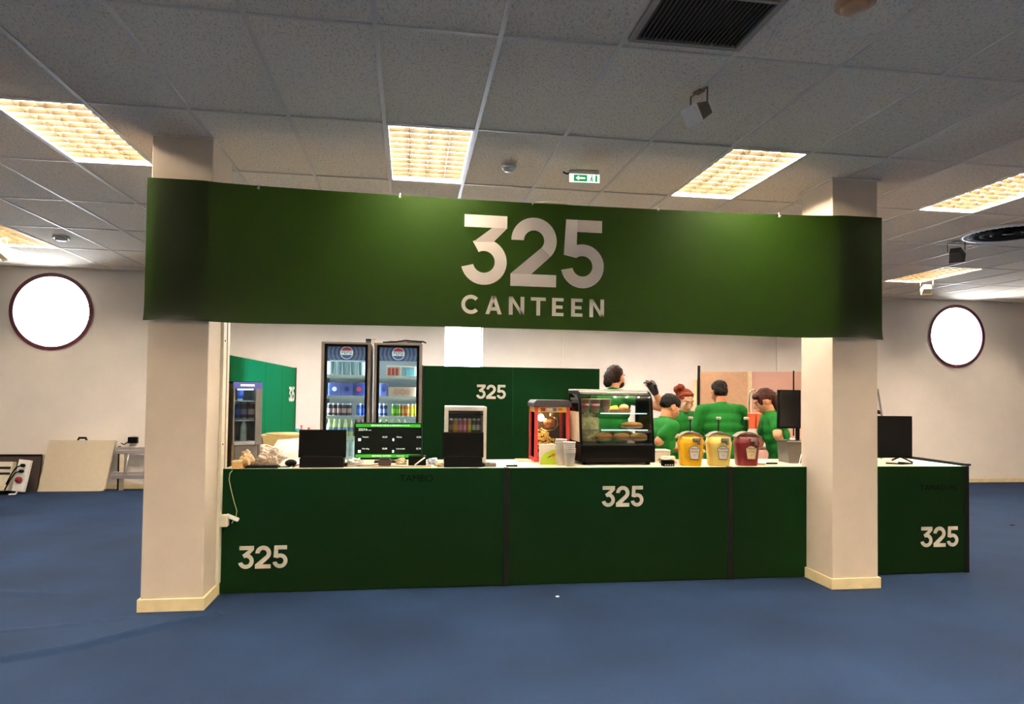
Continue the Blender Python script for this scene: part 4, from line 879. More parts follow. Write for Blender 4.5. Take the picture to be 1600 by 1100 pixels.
# ---- popcorn machine
def popcorn():
    t = thing('popcorn_machine', 'red popcorn machine with a glowing bulb beside the food display case', 'popcorn machine', (1.065, 5.72, CT), .0); W, D, H = .305, .29, .525
    mr = mat('popcorn_red', (206, 62, 68), .4, var=.04); mk = mat('roof_dark', (44, 38, 38), .5); my = mat('popcorn_yellow', (236, 190, 60), .45)
    onb('base', 0, W, 0, D, 0, .03, mr, t, .004)
    for px_ in (0, W - .028):
        for py_ in (0, D - .028): onb('corner_post', px_, px_ + .028, py_, py_ + .028, .03, H - .04, mr, t, .003)
    onb('header', .028, W - .028, .004, .012, H - .10, H - .055, my, t, 0); onb('header', .004, .012, .028, D - .028, H - .10, H - .055, my, t, 0)
    for k, (c, a, b) in enumerate((((190, 60, 40), .05, .09), ((236, 220, 220), .10, .15), ((70, 80, 140), .16, .19), ((200, 120, 40), .2, .24))): onb('header_print', a, b, .002, .004, H - .092 + .006 * (k % 2), H - .064, mat('header_print%d' % k, c, .5), t, 0)
    G().poly([(-.012, -.012, H - .055), (W + .012, -.012, H - .055), (W + .012, -.012, H - .02), (W - .01, -.012, H + .005), (.01, -.012, H + .005), (-.012, -.012, H - .02)], (0, D + .024, 0)).done('roof', mk, t)
    gl = glass('popcorn_glass', (250, 246, 238), .03); onb('front_pane', .028, W - .028, .01, .013, .03, H - .1, gl, t, 0); onb('side_pane', .01, .013, .028, D - .028, .03, H - .1, gl, t, 0); onb('side_pane', W - .013, W - .01, .028, D - .028, .03, H - .1, gl, t, 0)
    onb('back_pane', .028, W - .028, D - .013, D - .01, .03, H - .06, mat('popcorn_back', (70, 60, 56), .4), t, 0)
    mc = mat('kettle_copper', (214, 160, 120), .25, metal=.9)
    ket = G().lathe([(0, .285), (.05, .285), (.058, .29), (.058, .36), (.05, .372), (.0, .375)], (.155, .15, 0), 24).done('kettle', mc, t)
    G().tube([(.06, .12, .275), (.12, .1, .262), (.19, .1, .272), (.225, .12, .31), (.222, .13, .36), (.19, .14, .385)], .006, 8).done('kettle_handle', m_steel, ket); G().tube([(.175, .16, .37), (.178, .16, .44)], .02, 12).done('kettle_arm', m_steel, t)
    G().ball((.075, .12, .375), (.026, .026, .03), 14).done('bulb', emis('bulb_glow', (1, .72, .34), 60), t)
    g = G(); rnd = random.Random(3)
    for i in range(260):
        x = rnd.uniform(.04, W - .04); y = rnd.uniform(.03, D - .03); hh = .19 * max(0, 1 - abs(x - .09) / .22) + .05
        r = rnd.uniform(.009, .014); c = Vector((x, y, .035 + rnd.random() * hh))
        q = bmesh.ops.create_icosphere(g.bm, subdivisions=1, radius=r)['verts']
        for v in q: v.co = c + v.co * rnd.uniform(.75, 1.2)
    tag(g.done('popcorn', mat('popcorn', (250, 220, 140), .8, var=.1, scale=60), t), None, None, None, 'stuff')
    t2 = thing('wooden_board', 'thin wooden board under the left corner of the popcorn machine', 'board', (.93, 5.76, CT)); G().box(0, .12, 0, .2, 0, .006, bev=.002).done('sheet', mat('board_wood', (214, 170, 104), .6, var=.1, scale=20, stretch=(1, 8, 1)), t2); G().box(0, .12, -.003, 0, 0, .008).done('edging', m_card, t2)
popcorn()
# popcorn bag carton, paper cups
t = thing('popcorn_carton', 'white and lime green snack carton standing before the popcorn machine', 'carton', (1.075, 5.52, CT), -.05); W, H = .165, .165
onb('box', 0, W, 0, .07, 0, H, mat('carton_white', (232, 222, 208), .5), t, .002)
mlg = mat('carton_lime', (176, 202, 40), .5); N_ = 14
G().poly([(W, -.0006, .0)] + [(W * (1 - .0) , -.0006, H * .78)] + [(W * (1 - .98 * math.sin(PI / 2 * i / N_) ** 1.0), -.0006, H * (.78 - .62 * (1 - math.cos(PI / 2 * i / N_)))) for i in range(1, N_ + 1)] + [(0, -.0006, 0)], (0, -.0008, 0)).done('lime_print', mlg, t)
G().poly([(W * .32, -.0012, H * .32), (W * .5, -.0012, H * .45), (W * .62, -.0012, H * .44), (W * .45, -.0012, H * .36)], (0, -.001, 0)).done('brown_print', mat('print_brown', (90, 50, 40), .6), t); G().poly([(W * .66 + .017 * math.cos(i * PI / 6), -.0012, H * .48 + .014 * math.sin(i * PI / 6)) for i in range(12)], (0, -.001, 0)).done('orange_print', mat('print_orange', (200, 100, 50), .6), t)
m_cup = mat('paper_cup', (252, 246, 236), .6, var=.02)
CUPM = cup_mesh(.034, .047, .115, m_cup)
def cup_stack(x, y, n, label, dz):
    t = thing('cup_stack', label, 'cups', (x, y, CT))
    for k in range(n):
        o = bpy.data.objects.new('paper_cup', CUPM); COL.objects.link(o); o.parent = t; o.location = (0, 0, k * dz); o.rotation_euler = (random.gauss(0, .02), random.gauss(0, .02), k)
    return t
cup_stack(1.285, 5.36, 6, 'front stack of white paper cups left of the food display case', .016); cup_stack(1.235, 5.455, 9, 'rear taller stack of white paper cups beside the popcorn machine', .012)
# ---- glass food display case
def display_case():
    x0, x1 = 1.405, 2.045; W = x1 - x0; D = .47; t = thing('food_display', 'black countertop food display case with curved glass front', 'display case', (x0, 5.46, CT), .0)
    H, hb = .615, .165
    for fx in (.03, W - .06):
        for fy in (.04, D - .07): onb('foot', fx, fx + .03, fy, fy + .03, 0, .02, m_black, t, .003)
    onb('base', 0, W, 0, D, .02, hb, m_black, t, .006); onb('base_vent', .05, W - .05, -.003, 0, .03, .055, m_dark, t, 0); onb('deck', .02, W - .02, .01, D - .02, hb, hb + .012, mat('deck_black', (22, 22, 22), .2), t, 0)
    # end frames follow the bent glass
    def outline(i): # side profile (y,z)
        pts = [(D, hb), (D, H), (.19, H)]
        for k in range(1, 9):
            a = PI / 2 * k / 8; pts.append((.19 - .12 * math.sin(a) * 1.0, H - .12 + .12 * math.cos(a)))
        return pts + [(.02, hb)]
    pf = outline(0)
    def strip(u0, u1, ins, m, nm, sel):
        g = G(); q = pf[sel[0]:sel[1]]
        def off(p, d): c = Vector((.3, .36)); v = Vector(p); dd = (c - v).normalized(); return v + dd * d
        for a, b in zip(q, q[1:]):
            ai, bi = off(a, ins), off(b, ins)
            g.poly([(u0, a[0], a[1]), (u0, b[0], b[1]), (u0, bi[0], bi[1]), (u0, ai[0], ai[1])], (u1 - u0, 0, 0))
        return g.done(nm, m, t)
    for u in (0, W - .018): strip(u, u + .018, .032, m_black, 'end_frame', (0, len(pf)))
    strip(.018, W - .018, .004, glass('display_glass', (246, 250, 250), .05), 'curved_glass', (4, len(pf)))
    onb('top', .0, W, .17, D, H, H + .012, mat('display_top', (206, 202, 196), .3), t, .004); strip(.018, W - .018, .008, mat('display_top', (206, 202, 196), .3), 'top_curve', (2, 5))
    onb('side_board', .006, .012, .08, D - .02, hb + .02, H - .18, mat('side_board', (206, 192, 172), .5), t, 0)
    G().poly([(W - .01, a[0], a[1]) for a in pf], (.004, 0, 0)).done('side_pane', glass('display_glass', (246, 250, 250), .05), t); onb('side_pane', .007, .011, .1, D - .02, H - .18, H - .02, glass('display_glass', (246, 250, 250), .05), t, 0)
    for z in (.285, .425):
        s = onb('glass_shelf', .022, W - .022, .10 if z < .3 else .13, D - .03, z - .005, z, glass('shelf_glass', (225, 240, 238), .12), t, 0); onb('shelf_light', .2, W - .03, .10 if z < .3 else .13, (.10 if z < .3 else .13) + .006, z - .006, z + .004, mat('shelf_edge', (210, 230, 240), .3, emit=.6), s, 0)
    onb('lamp_strip', .05, W - .05, .15, .165, H - .03, H - .018, emis('display_lamp', (1, .84, .62), 60), t, 0)
    return x0, 5.46, t
DX, DY, _ = display_case()
mbr = mat('bread_crust', (196, 132, 66), .7, var=.2, scale=14); mcr = mat('bread_crumb', (230, 196, 140), .8, var=.1); mham = mat('sandwich_ham', (150, 92, 78), .6, var=.1)
def sandwich(x, y, z, L, label, d=.09, h=.055):
    t = thing('sandwich', label, 'sandwich', (x, y, z), 0, 'filled rolls in the display case')
    def loaf(z0, z1, nm, m, flat):
        g = G(); g.ball((0, 0, 0), (L / 2, d / 2, (z1 - z0)), 18)
        for v in g.bm.verts:
            v.co.x = math.copysign(abs(v.co.x / (L / 2)) ** .72 * L / 2, v.co.x)
            if (v.co.z < 0) == (flat > 0): v.co.z *= .15
            v.co.z += z0 if flat > 0 else z1
        g.done(nm, m, t)
    loaf(h * .56, h * 1.05, 'top_half', mbr, 1); loaf(0.006, h * .4, 'bottom_half', mcr, -1)
    G().box(-L * .44, L * .44, -d * .46, d * .46, h * .4, h * .55, bev=.004).done('filling', mham, t)
for k, (xx, n) in enumerate(((.235, 'leftmost'), (.395, 'middle'), (.545, 'rightmost'))): sandwich(DX + xx, DY + .15, CT + .18, .152, '%s filled roll on the floor of the food display case' % n, h=.075)
for k, (xx, n) in enumerate(((.31, 'left'), (.47, 'right'))): sandwich(DX + xx, DY + .28, CT + .18, .15, '%s filled roll in the back row of the food display case' % n, h=.085)
sandwich(DX + .5, DY + .2, CT + .287, .20, 'long filled roll alone on the middle shelf of the food display case', h=.06)
t = thing('food_tray', 'brown paper tray with pastries on the top shelf of the display case', 'tray', (DX + .38, DY + .22, CT + .427)); G().poly([(-.09, -.05, 0), (.09, -.05, 0), (.105, -.058, .03), (-.105, -.058, .03)], (0, .11, 0)).done('tray', mat('kraft', (170, 122, 84), .8), t)
t2 = thing('pastry', 'yellow wedge pastry on the brown tray in the display case', 'pastry', (DX + .345, DY + .215, CT + .4575)); G().poly([(-.045, -.02, 0), (.04, -.02, 0), (.02, -.02, .035), (-.03, -.02, .02)], (0, .06, 0)).done('wedge', mat('pastry_yellow', (232, 196, 70), .6), t2); G().box(-.04, .035, -.021, .041, -.0, .006).done('crust', mbr, t2)
t2 = thing('pastry', 'round brown bun on the brown tray in the display case', 'pastry', (DX + .435, DY + .22, CT + .4575)); G().lathe([(0, 0), (.035, 0), (.042, .012), (.036, .032), (.018, .042), (0, .044)], n=18).done('bun', mat('bun_brown', (190, 128, 86), .6), t2); G().lathe([(0, .0445), (.012, .043)], n=10).done('glaze', mbr, t2)
KRAFT = cup_mesh(.032, .045, .115, mat('kraft_cup', (176, 136, 110), .6))
for k, (xx, l) in enumerate(((.075, 'leftmost brown printed paper cup on the display case top shelf'), (.17, 'second brown printed paper cup on the display case top shelf'), (.262, 'plain brown paper cup nearest the pastries in the display case'))):
    t2 = thing('paper_cup', l, 'cup', (DX + xx, DY + .19, CT + .427), 0, 'brown paper cups'); o = bpy.data.objects.new('cup_wall', KRAFT); COL.objects.link(o); o.parent = t2
    if k < 2: G().tube([(0, 0, .045), (0, 0, .075)], .043, 16).done('printed_band', mat('cup_print', (150, 90, 90), .6, var=.3, scale=60), t2)
def crumpled(name, label, cat, loc, size, m, seed, sub=4, amp=.35, rz=0, partname='film', flat=0):
    t = thing(name, label, cat, loc, rz); g = G(); q = bmesh.ops.create_icosphere(g.bm, subdivisions=sub, radius=1)['verts']
    for v in q:
        n1 = noise.noise(v.co * 1.6 + Vector((seed, 0, 0))); n2 = abs(noise.noise(v.co * 3.4 + Vector((0, seed, 0)))) + .5 * abs(noise.noise(v.co * 8 + Vector((seed, seed, 0))))
        s = 1 + amp * n1 - amp * .8 * n2; p = v.co * s; p = Vector((p.x * size[0], p.y * size[1], max(0, (p.z + .75) * size[2]))); v.co = p
    for f in g.bm.faces: f.smooth = True
    g.done(partname, m, t); return t
m_wrap = mat('wrap_cream', (240, 222, 164), .3, var=.1, scale=8, bump=.3, bscale=20)
t = crumpled('wrapped_bag', 'large crumpled cream bag filling the left of the display case', 'bag', (DX + .125, DY + .24, CT + .18), (.10, .10, .135), m_wrap, 4.2, 5); G().tube([(-.03, -.02, .2), (.0, -.02, .235), (.03, 0, .235)], .012, 8).done('tied_neck', m_wrap, t)
# ---- small white can cooler
def can_cooler():
    W, D, H = .345, .34, .47; t = thing('can_cooler', 'small white framed glass cooler with cans behind the right till', 'cooler', (.29, 5.60, CT), -.04); mw = mat('cooler_white', (206, 200, 186), .4)
    for q in ((0, .03, 0, D), (W - .03, W, 0, D)): onb('side_wall', *q, 0, H, mw, t, .004)
    onb('top', .03, W - .03, 0, D, H - .035, H, mw, t, .004); onb('bottom', .03, W - .03, 0, D, 0, .04, mw, t, .004); onb('back', .03, W - .03, D - .02, D, .04, H - .035, mat('cooler_inside', (64, 70, 68), .6), t, 0)
    d = onb('door', .03, W - .03, .004, .008, .04, H - .035, m_fglass, t, 0); onb('door_strip', .03, W - .03, .0, .012, H - .07, H - .06, m_dark, d, 0)
    sh = onb('shelf', .03, W - .03, .02, D - .02, .225, .232, m_shelf, t, 0)
    for k, c in enumerate(('brown', 'gold', 'pink', 'pink', 'gold', 'darkgreen', 'wine')):
        put_mesh('drink_can', CAN[c], (.29 + .056 + .0385 * k, 5.60 + .075 - .04 * .0, CT + .232), '%s can from the left in the small white cooler' % ORD[k], 'can', 'cans in the small white cooler', k).scale = (.72, .72, 1.0)
can_cooler()
# ---- small side cooler at the left end
def side_cooler():
    W, D, H = .215, .27, .635; t = thing('side_cooler', 'narrow glass door cooler at the left end behind the pillar', 'cooler', (-1.345, 5.47, CT), .46)
    # front faces local -y; turned so that its door looks to the right
    mb = mat('cooler_side', (150, 128, 92), .5, var=.2, scale=10); mg = mat('cooler_grey', (120, 118, 116), .4)
    onb('side_wall', 0, .02, .0, D, 0, H, mb, t, .006); onb('side_wall', W - .02, W, .0, D, 0, H, mg, t, .006); onb('back', .02, W - .02, D - .02, D, 0, H, mg, t, 0); onb('top', .0, W, -.005, D, H, H + .015, m_black, t, .003); onb('lower_box', .02, W - .02, .0, D - .02, 0, .16, mg, t, .01)
    d = onb('door', .0, .012, -.03, 0, .16, H - .04, mg, t, .003); onb('door_frame', W - .05, W, -.03, 0, .16, H - .04, mg, d, .004); onb('door_frame', .012, W - .05, -.03, 0, .16, .19, mat('cooler_silver', (170, 172, 172), .3), d, .004); onb('pane', .012, W - .05, -.018, -.014, .19, H - .04, m_fglass, d, 0)
    onb('header', .0, W, -.03, .0, H - .04, H + .01, mat('cooler_blue', (84, 90, 160), .4, emit=.25), t, .003); onb('header_print', .05, W - .06, -.032, -.03, H - .022, H - .005, m_lwhite, t, 0)
    for z in (.18, .35, .5): onb('shelf', .03, W - .03, .02, D - .02, z - .008, z, m_shelf, t, 0)
    onb('light_strip', .04, W - .06, .01, .02, H - .05, H - .043, emis('side_led', (.75, .95, 1), 14), t, 0)
    R_ = Matrix.Translation(t.location) @ Matrix.Rotation(t.rotation_euler.z, 4, 'Z')
    for k, (x, z, me, nm, l) in enumerate(((.11, .18, BOT_W, 'drink_bottle', 'clear bottle standing alone low in the narrow left cooler'), (.055, .35, CAN['blue'], 'drink_can', 'blue can on the left of the narrow cooler shelf'), (.11, .35, CAN['navy'], 'drink_can', 'navy can in the middle of the narrow cooler shelf'), (.165, .35, CAN['wine'], 'drink_can', 'dark red can on the right of the narrow cooler shelf'), (.08, .5, CAN['blue'], 'drink_can', 'blue can on the top shelf of the narrow cooler'))):
        put_mesh(nm, me, R_ @ Vector((x, .1, z)), l, 'bottle' if 'bottle' in nm else 'can', 'drinks in the narrow left cooler')
side_cooler()
# ---- left corner clutter
m_bag = mat('bag_white', (238, 222, 204), .5, var=.05, bump=.2, bscale=30); m_foam = mat('foam_cream', (226, 200, 140), .8, var=.05, bump=.1, bscale=80)
t = thing('foam_box', 'cream foam box with a round lid on the left side counter', 'box', (-1.36, 6.42, CT)); G().poly([(0.01, 0, 0), (.35, 0, 0), (.37, 0, .17), (-.0, 0, .17)], (0, .3, 0)).done('box', m_foam, t); G().lathe([(0, .17), (.15, .17), (.155, .178), (.15, .186), (0, .188)], (.2, .15, 0), 28).done('lid', mat('lid_cream', (236, 212, 150), .7), t)
onb('tag', .24, .30, -.002, 0, .05, .13, m_paper, t, 0)
t = crumpled('plastic_bag', 'crumpled white plastic bag at the left end of the counter', 'bag', (-1.09, 5.62, CT), (.12, .1, .085), m_bag, 1.7, 5, .5); G().tube([(-.05, 0, .12), (-.02, -.02, .15), (.03, -.01, .13)], .008, 6).done('handle', m_bag, t)
t = crumpled('plastic_bag', 'small tan knotted bag in front of the narrow left cooler', 'bag', (-1.215, 5.40, CT + .001), (.055, .05, .07), mat('bag_tan', (222, 186, 140), .4, var=.1, bump=.2, bscale=30), 8.1, 4, .5); G().tube([(-.01, 0, .1), (.01, -.01, .13)], .012, 6).done('knot', m_bag, t)
t = thing('paper_sheet', 'large white folded sheet standing on the side counter before the foam box', 'paper', (-1.13, 5.97, CT)); g = G(); g.poly([(-.06, 0, 0), (.30, .05, 0), (.33, .1, .1), (.2, .28, .16), (-.02, .3, .14)], (0, .004, .004)); g.done('sheet', m_paper, t); G().poly([(.05, -.001, .02), (.12, .005, .02), (.1, .03, .05), (.06, .03, .05)], (0, -.002, .002)).done('green_print', mat('paper_green', (30, 96, 50), .6), t)
t = thing('rucksack', 'black rucksack on the side counter between cooler and foam box', 'bag', (-1.33, 6.1, CT)); g = G(); g.ball((.02, 0, .115), (.07, .12, .115), 18); g.done('bag_body', mat('rucksack_black', (40, 34, 30), .7, bump=.3, bscale=40), t); G().tube([(.0, -.08, .2), (.08, -.1, .17), (.1, -.1, .08), (.09, -.1, .01)], .012, 8).done('strap', mat('strap_brown', (70, 60, 50), .7), t)
t = thing('black_tray', 'flat black tray at the left front edge of the counter', 'tray', (-1.21, 5.315, CT)); G().box(0, .24, 0, .1, 0, .012, bev=.004).done('tray', m_black, t); G().box(.01, .23, .01, .09, .012, .02, bev=.003).done('rim', m_dark, t)
t = thing('card_box', 'small orange carton at the left front corner of the counter', 'carton', (-1.30, 5.315, CT)); G().box(0, .07, 0, .06, 0, .055, bev=.003).done('carton', mat('carton_orange', (226, 176, 110), .6), t); G().box(-.001, .071, -.001, .061, .045, .058, bev=.002).done('lid', m_cream, t)
t = thing('computer_mouse', 'dark round gadget with a cable left of the left till', 'gadget', (-.90, 5.46, CT)); G().ball((0, 0, .025), (.045, .05, .028), 14).done('shell', m_dark, t); G().tube([(.02, -.04, .01), (.0, -.09, .004), (-.1, -.1, .004), (-.16, -.06, .004)], .004, 6).done('cable', m_black, t)
t = thing('cup_holder', 'small cup with pens and brushes behind the left till', 'holder', (-.93, 6.35, CT)); G().lathe([(0, 0), (.045, 0), (.055, .12), (.05, .12), (.04, .01), (0, .01)], n=18).done('cup', mat('cup_pale', (214, 206, 200), .4), t)
for k, (dx, dz, c) in enumerate(((-.03, .27, (220, 90, 60)), (.03, .25, (200, 40, 50)), (.0, .2, (60, 160, 90)), (.045, .2, (40, 160, 170)))): G().tube([(dx * .3, 0, .02), (dx, .01 * k, dz - .03), (dx * 1.1, .01 * k, dz)], [.004, .005, .012], 8).done('brush', mat('brush%d' % k, c, .5), t)
t = thing('bottle_blue', 'small teal topped bottle behind the foam box', 'bottle', (-1.08, 6.9, CT)); G().lathe([(0, 0), (.04, 0), (.042, .13), (.02, .16), (.02, .17)], n=16).done('bottle', m_frost, t); G().lathe([(.022, .165), (.03, .17), (.03, .21), (0, .212)], n=14).done('cap', mat('teal_cap', (60, 160, 176), .4), t)
t['label'] = 'small teal topped bottle standing behind the foam box'
t.name = 'spray_bottle'
# ---- between the screens
t = thing('payment_terminal', 'dark red card terminal under the menu screen with cables', 'card terminal', (-.235, 5.44, CT)); G().box(0, .1, 0, .09, 0, .055, bev=.012).done('body', mat('terminal_dark', (48, 30, 28), .5, var=.3, scale=30), t); G().box(.015, .085, -.002, .03, .052, .058, bev=.002).done('keypad', m_dark, t); G().tube([(.0, .03, .01), (-.06, .0, .006), (-.13, .03, .004), (-.17, -.02, .004)], .004, 6).done('cable', mat('cable_red', (110, 50, 40), .5), t)
t = thing('receipt_printer', 'black box printer with a pale cable under the right of the menu screen', 'printer', (.0, 5.47, CT)); G().box(0, .14, 0, .12, 0, .075, bev=.006).done('housing', m_black, t); G().tube([(.05, -.006, .004), (.09, -.006, .035), (.13, -.004, .065)], .006, 6).done('cable', m_white, t); onb('paper_slot', .02, .12, .03, .05, .075, .08, m_dark, t, 0)
for k, (x, l, w) in enumerate(((-.42, 'left crumpled pale wrapping under the menu screen', .06), (-.06, 'middle crumpled pale wrapping under the menu screen', .05), (.2, 'right crumpled blue and white wrapping by the menu screen', .045), (.265, 'loose tan paper heap left of the right till', .06))):
    t = crumpled('wrapper', l, 'wrapping', (x, 5.56 if k < 3 else 5.40, CT), (w, .04, .03 if k < 3 else .022), (mat('wrap_pale', (214, 220, 216), .5), mat('wrap_tan2', (214, 196, 160), .5), mat('wrap_blue', (190, 206, 222), .5), mat('wrap_tan', (226, 200, 150), .6))[k], k * 3.3, 4, .55); G().tube([(-.02, -.02, .02), (.03, -.03, .03)], .004, 6).done('fold', m_paper, t)
tag(G().tube([(-.5, 5.35, CT + .005), (-.4, 5.39, CT + .005), (-.3, 5.33, CT + .005), (-.1, 5.37, CT + .005), (.05, 5.34, CT + .005), (.18, 5.37, CT + .005)], .004, 6).done('counter_cable', mat('cable_tan', (150, 110, 70), .5)), 'thin brown cable lying on the counter under the menu screen', 'cable')
t = thing('card_reader', 'grey card reader beside the right till', 'card reader', (.60, 5.35, CT)); G().box(0, .09, 0, .06, 0, .03, bev=.006).done('body', mat('reader_grey', (90, 84, 78), .5), t); onb('screen', .01, .04, .01, .05, .03, .032, m_black, t, 0)
t = thing('marker_pen', 'black marker lying on the bare stretch of white worktop', 'pen', (.77, 5.36, CT)); G().tube([(0, 0, .008), (.06, 0, .008)], .007, 8).done('barrel', m_black, t); G().tube([(.06, 0, .008), (.09, 0, .008)], .008, 8).done('cap', m_dark, t)
# ---- right part of the counter
t = thing('napkin_holder', 'black patterned box at the right foot of the display case', 'box', (2.075, 5.35, CT)); G().box(0, .095, 0, .06, 0, .05, bev=.003).done('box', m_black, t)
for k in range(4): onb('white_mark', .012 + .02 * k, .024 + .02 * k, -.001, 0, .008, .016, m_white, t, 0)
t = crumpled('cloth_heap', 'heap of cream napkins between display case and yellow dispenser', 'napkins', (2.19, 5.55, CT), (.09, .07, .04), mat('napkin_cream', (232, 214, 186), .8), 6.2, 3, .45); G().box(-.05, .05, -.03, .04, .05, .062, bev=.004).done('top_napkin', m_paper, t)
t = thing('white_carton', 'low white carton behind the napkins', 'carton', (2.12, 5.72, CT)); G().box(0, .16, 0, .12, 0, .10, bev=.003).done('carton', m_paper, t); G().box(-.002, .162, -.002, .122, .085, .102, bev=.002).done('lid', m_white, t)
t = thing('steel_bin', 'grey steel container next to the right pillar on the counter', 'container', (3.30, 5.56, CT)); mgs = mat('bin_grey', (104, 100, 94), .35, metal=.5)
G().poly([(.01, 0, 0), (.21, 0, 0), (.23, 0, .19), (-.01, 0, .19)], (0, .17, 0)).done('body', mgs, t); onb('rim', -.016, .236, -.006, .176, .185, .197, m_steel, t, .003)
G().tube([(-.02, -.06, .004), (.05, -.09, .004), (.1, -.02, .03), (.12, -.01, .08)], .004, 6).done('white_cable', m_white, t)
t = thing('knife', 'dark handled knife lying right of the ketchup dispenser', 'knife', (3.04, 5.45, CT)); G().box(0, .1, 0, .018, .004, .018, bev=.004).done('handle', m_dark, t); G().box(-.1, 0, .004, .016, .005, .008).done('blade', m_steel, t)
t = thing('snack_bits', 'small orange packet beside the knife', 'packet', (2.96, 5.43, CT)); G().box(0, .06, 0, .04, 0, .014, bev=.004).done('packet', mat('packet_orange', (230, 160, 60), .5), t); G().box(.01, .05, .002, .038, .014, .016).done('print', m_white, t)
def screen_on_stand(name, label, x0, x1, z0, z1, Y, feet, rz=0):
    t = thing(name, label, 'monitor', (x0, Y, CT), rz); W = x1 - x0; a, b = z0 - CT, z1 - CT
    onb('casing', 0, W, 0, .035, a, b, m_black, t, .004); onb('screen', .01, W - .01, -.002, 0, a + .016, b - .01, mat('screen_off', (6, 6, 6), .15), t, 0)
    if feet:
        for fx in (.16 * W, .84 * W): G().tube([(fx, .015, a + .01), (fx + (.04 if fx > W / 2 else -.04), -.09, .008)], .008, 6).tube([(fx, .015, a + .01), (fx, .12, .008)], .008, 6).done('foot', m_black, t)
        writing('brand_mark', 'SMART', .012, m_dark, t, (W * .5, -.003, a + .007))
    else:
        onb('pole', W * .9, W * .9 + .03, .03, .06, 0, a + .1, m_black, t, .003); onb('foot_plate', W * .9 - .06, W * .9 + .13, -.05, .12, 0, .012, m_black, t, .004)
    return t
screen_on_stand('television', 'black television on two feet at the right end of the counter', 3.86, 4.56, .955, 1.335, 5.62, True)
screen_on_stand('till_screen', 'tall black screen on a pole just left of the right pillar', 3.24, 3.46, 1.208, 1.562, 5.62 + .15, False).location.y = 5.80
bpy.data.objects['till_screen'].location.x = 3.35
tag(G().tube([(4.2, 5.5, CT + .006), (4.3, 5.42, CT + .006), (4.42, 5.45, CT + .006), (4.36, 5.55, CT + .006)], .006, 6).done('screen_cable', m_black), 'black cable lying under the television', 'cable')

# ------------------------------------------------------------------ kitchen behind
def table(name, label, x0, x1, y0, y1, z, m, rz=0):
    t = thing(name, label, 'table', (x0, y0, 0), rz); W, D = x1 - x0, y1 - y0
    onb('top', 0, W, 0, D, z - .03, z, m, t, .004)
    for a in (.03, W - .07):
        for b in (.03, D - .07): onb('leg', a, a + .04, b, b + .04, 0, z - .03, m_steel, t, .003)
    onb('lower_shelf', .04, W - .04, .04, D - .04, .3, .32, m_steel, t, .002); return t
table('prep_table', 'white topped work table between the kitchen staff', 2.50, 2.86, 6.47, 6.70, .96, m_top)
table('sink_table', 'steel wash table before the pink boards', 3.62, 4.72, 7.08, 7.5, .93, m_steel)
for k, (x, l) in enumerate(((3.72, 'left orange plastic tub on the wash table'), (3.855, 'right orange plastic tub on the wash table'))):
    t = thing('plastic_tub', l, 'tub', (x, 7.14, .93 + .001)); onb('crate', 0, .125, 0, .2, 0, .2, m_white, t, .006); G().poly([(.005, 0, .2), (.12, 0, .2), (.128, 0, .37), (-.003, 0, .37)], (0, .2, 0)).done('tub', mat('tub_orange', (226, 104, 62), .5), t)
def tap(x, y, z, label, h=.67):
    t = thing('spray_tap', label, 'tap', (x, y, z)); G().lathe([(.03, 0), (.03, .01), (.014, .03)], n=16).done('base', m_steel, t)
    pts = [(0, 0, 0), (0, 0, h - .1)] + [(.055 - .055 * math.cos(PI * i / 10), 0, h - .1 + .07 * math.sin(PI * i / 10)) for i in range(1, 11)] + [(.112, 0, h - .2)]
    G().tube(pts, .009, 10).done('gooseneck', m_steel, t); G().lathe([(0, 0), (.014, 0), (.02, -.03), (.022, -.06), (0, -.062)], (.112, 0, h - .2), 14).done('spray_head', m_steel, t)
tap(3.885, 7.36, .93, 'chrome gooseneck spray tap left of the dark joint in the pink boards'); tap(4.19, 7.36, .93, 'chrome gooseneck spray tap right of the dark joint in the pink boards', .655)
t = thing('spice_rack', 'low rack of pink and white packets behind the steel container', 'rack', (3.86, 6.55, 0)); onb('cabinet', 0, .5, 0, .3, 0, .93, m_steel, t, .005)
for k in range(5): onb('packet', .02 + .09 * k, .10 + .09 * k, .04, .2, .93, 1.03 + .025 * (k % 3), mat('packet%d' % k, ((214, 110, 90), (236, 224, 216), (220, 150, 130), (190, 70, 60), (236, 224, 216))[k], .6), t, .004)
t = thing('metal_arm', 'grey angled metal arm rising behind the television', 'metal arm', (5.56, 7.5, 0)); mga = mat('arm_grey', (150, 140, 132), .4, metal=.5); G().tube([(.09, 0, 0), (.12, 0, 1.25), (.06, 0, 1.6), (-.06, 0, 1.61)], .012, 8).done('arm', mga, t); G().lathe([(0, 1.3), (.06, 1.3), (.05, 1.34), (0, 1.36)], (.03, 0, 0), 16).done('joint', m_dark, t); onb('foot', .0, .2, -.15, .15, 0, .02, mga, t, .004)

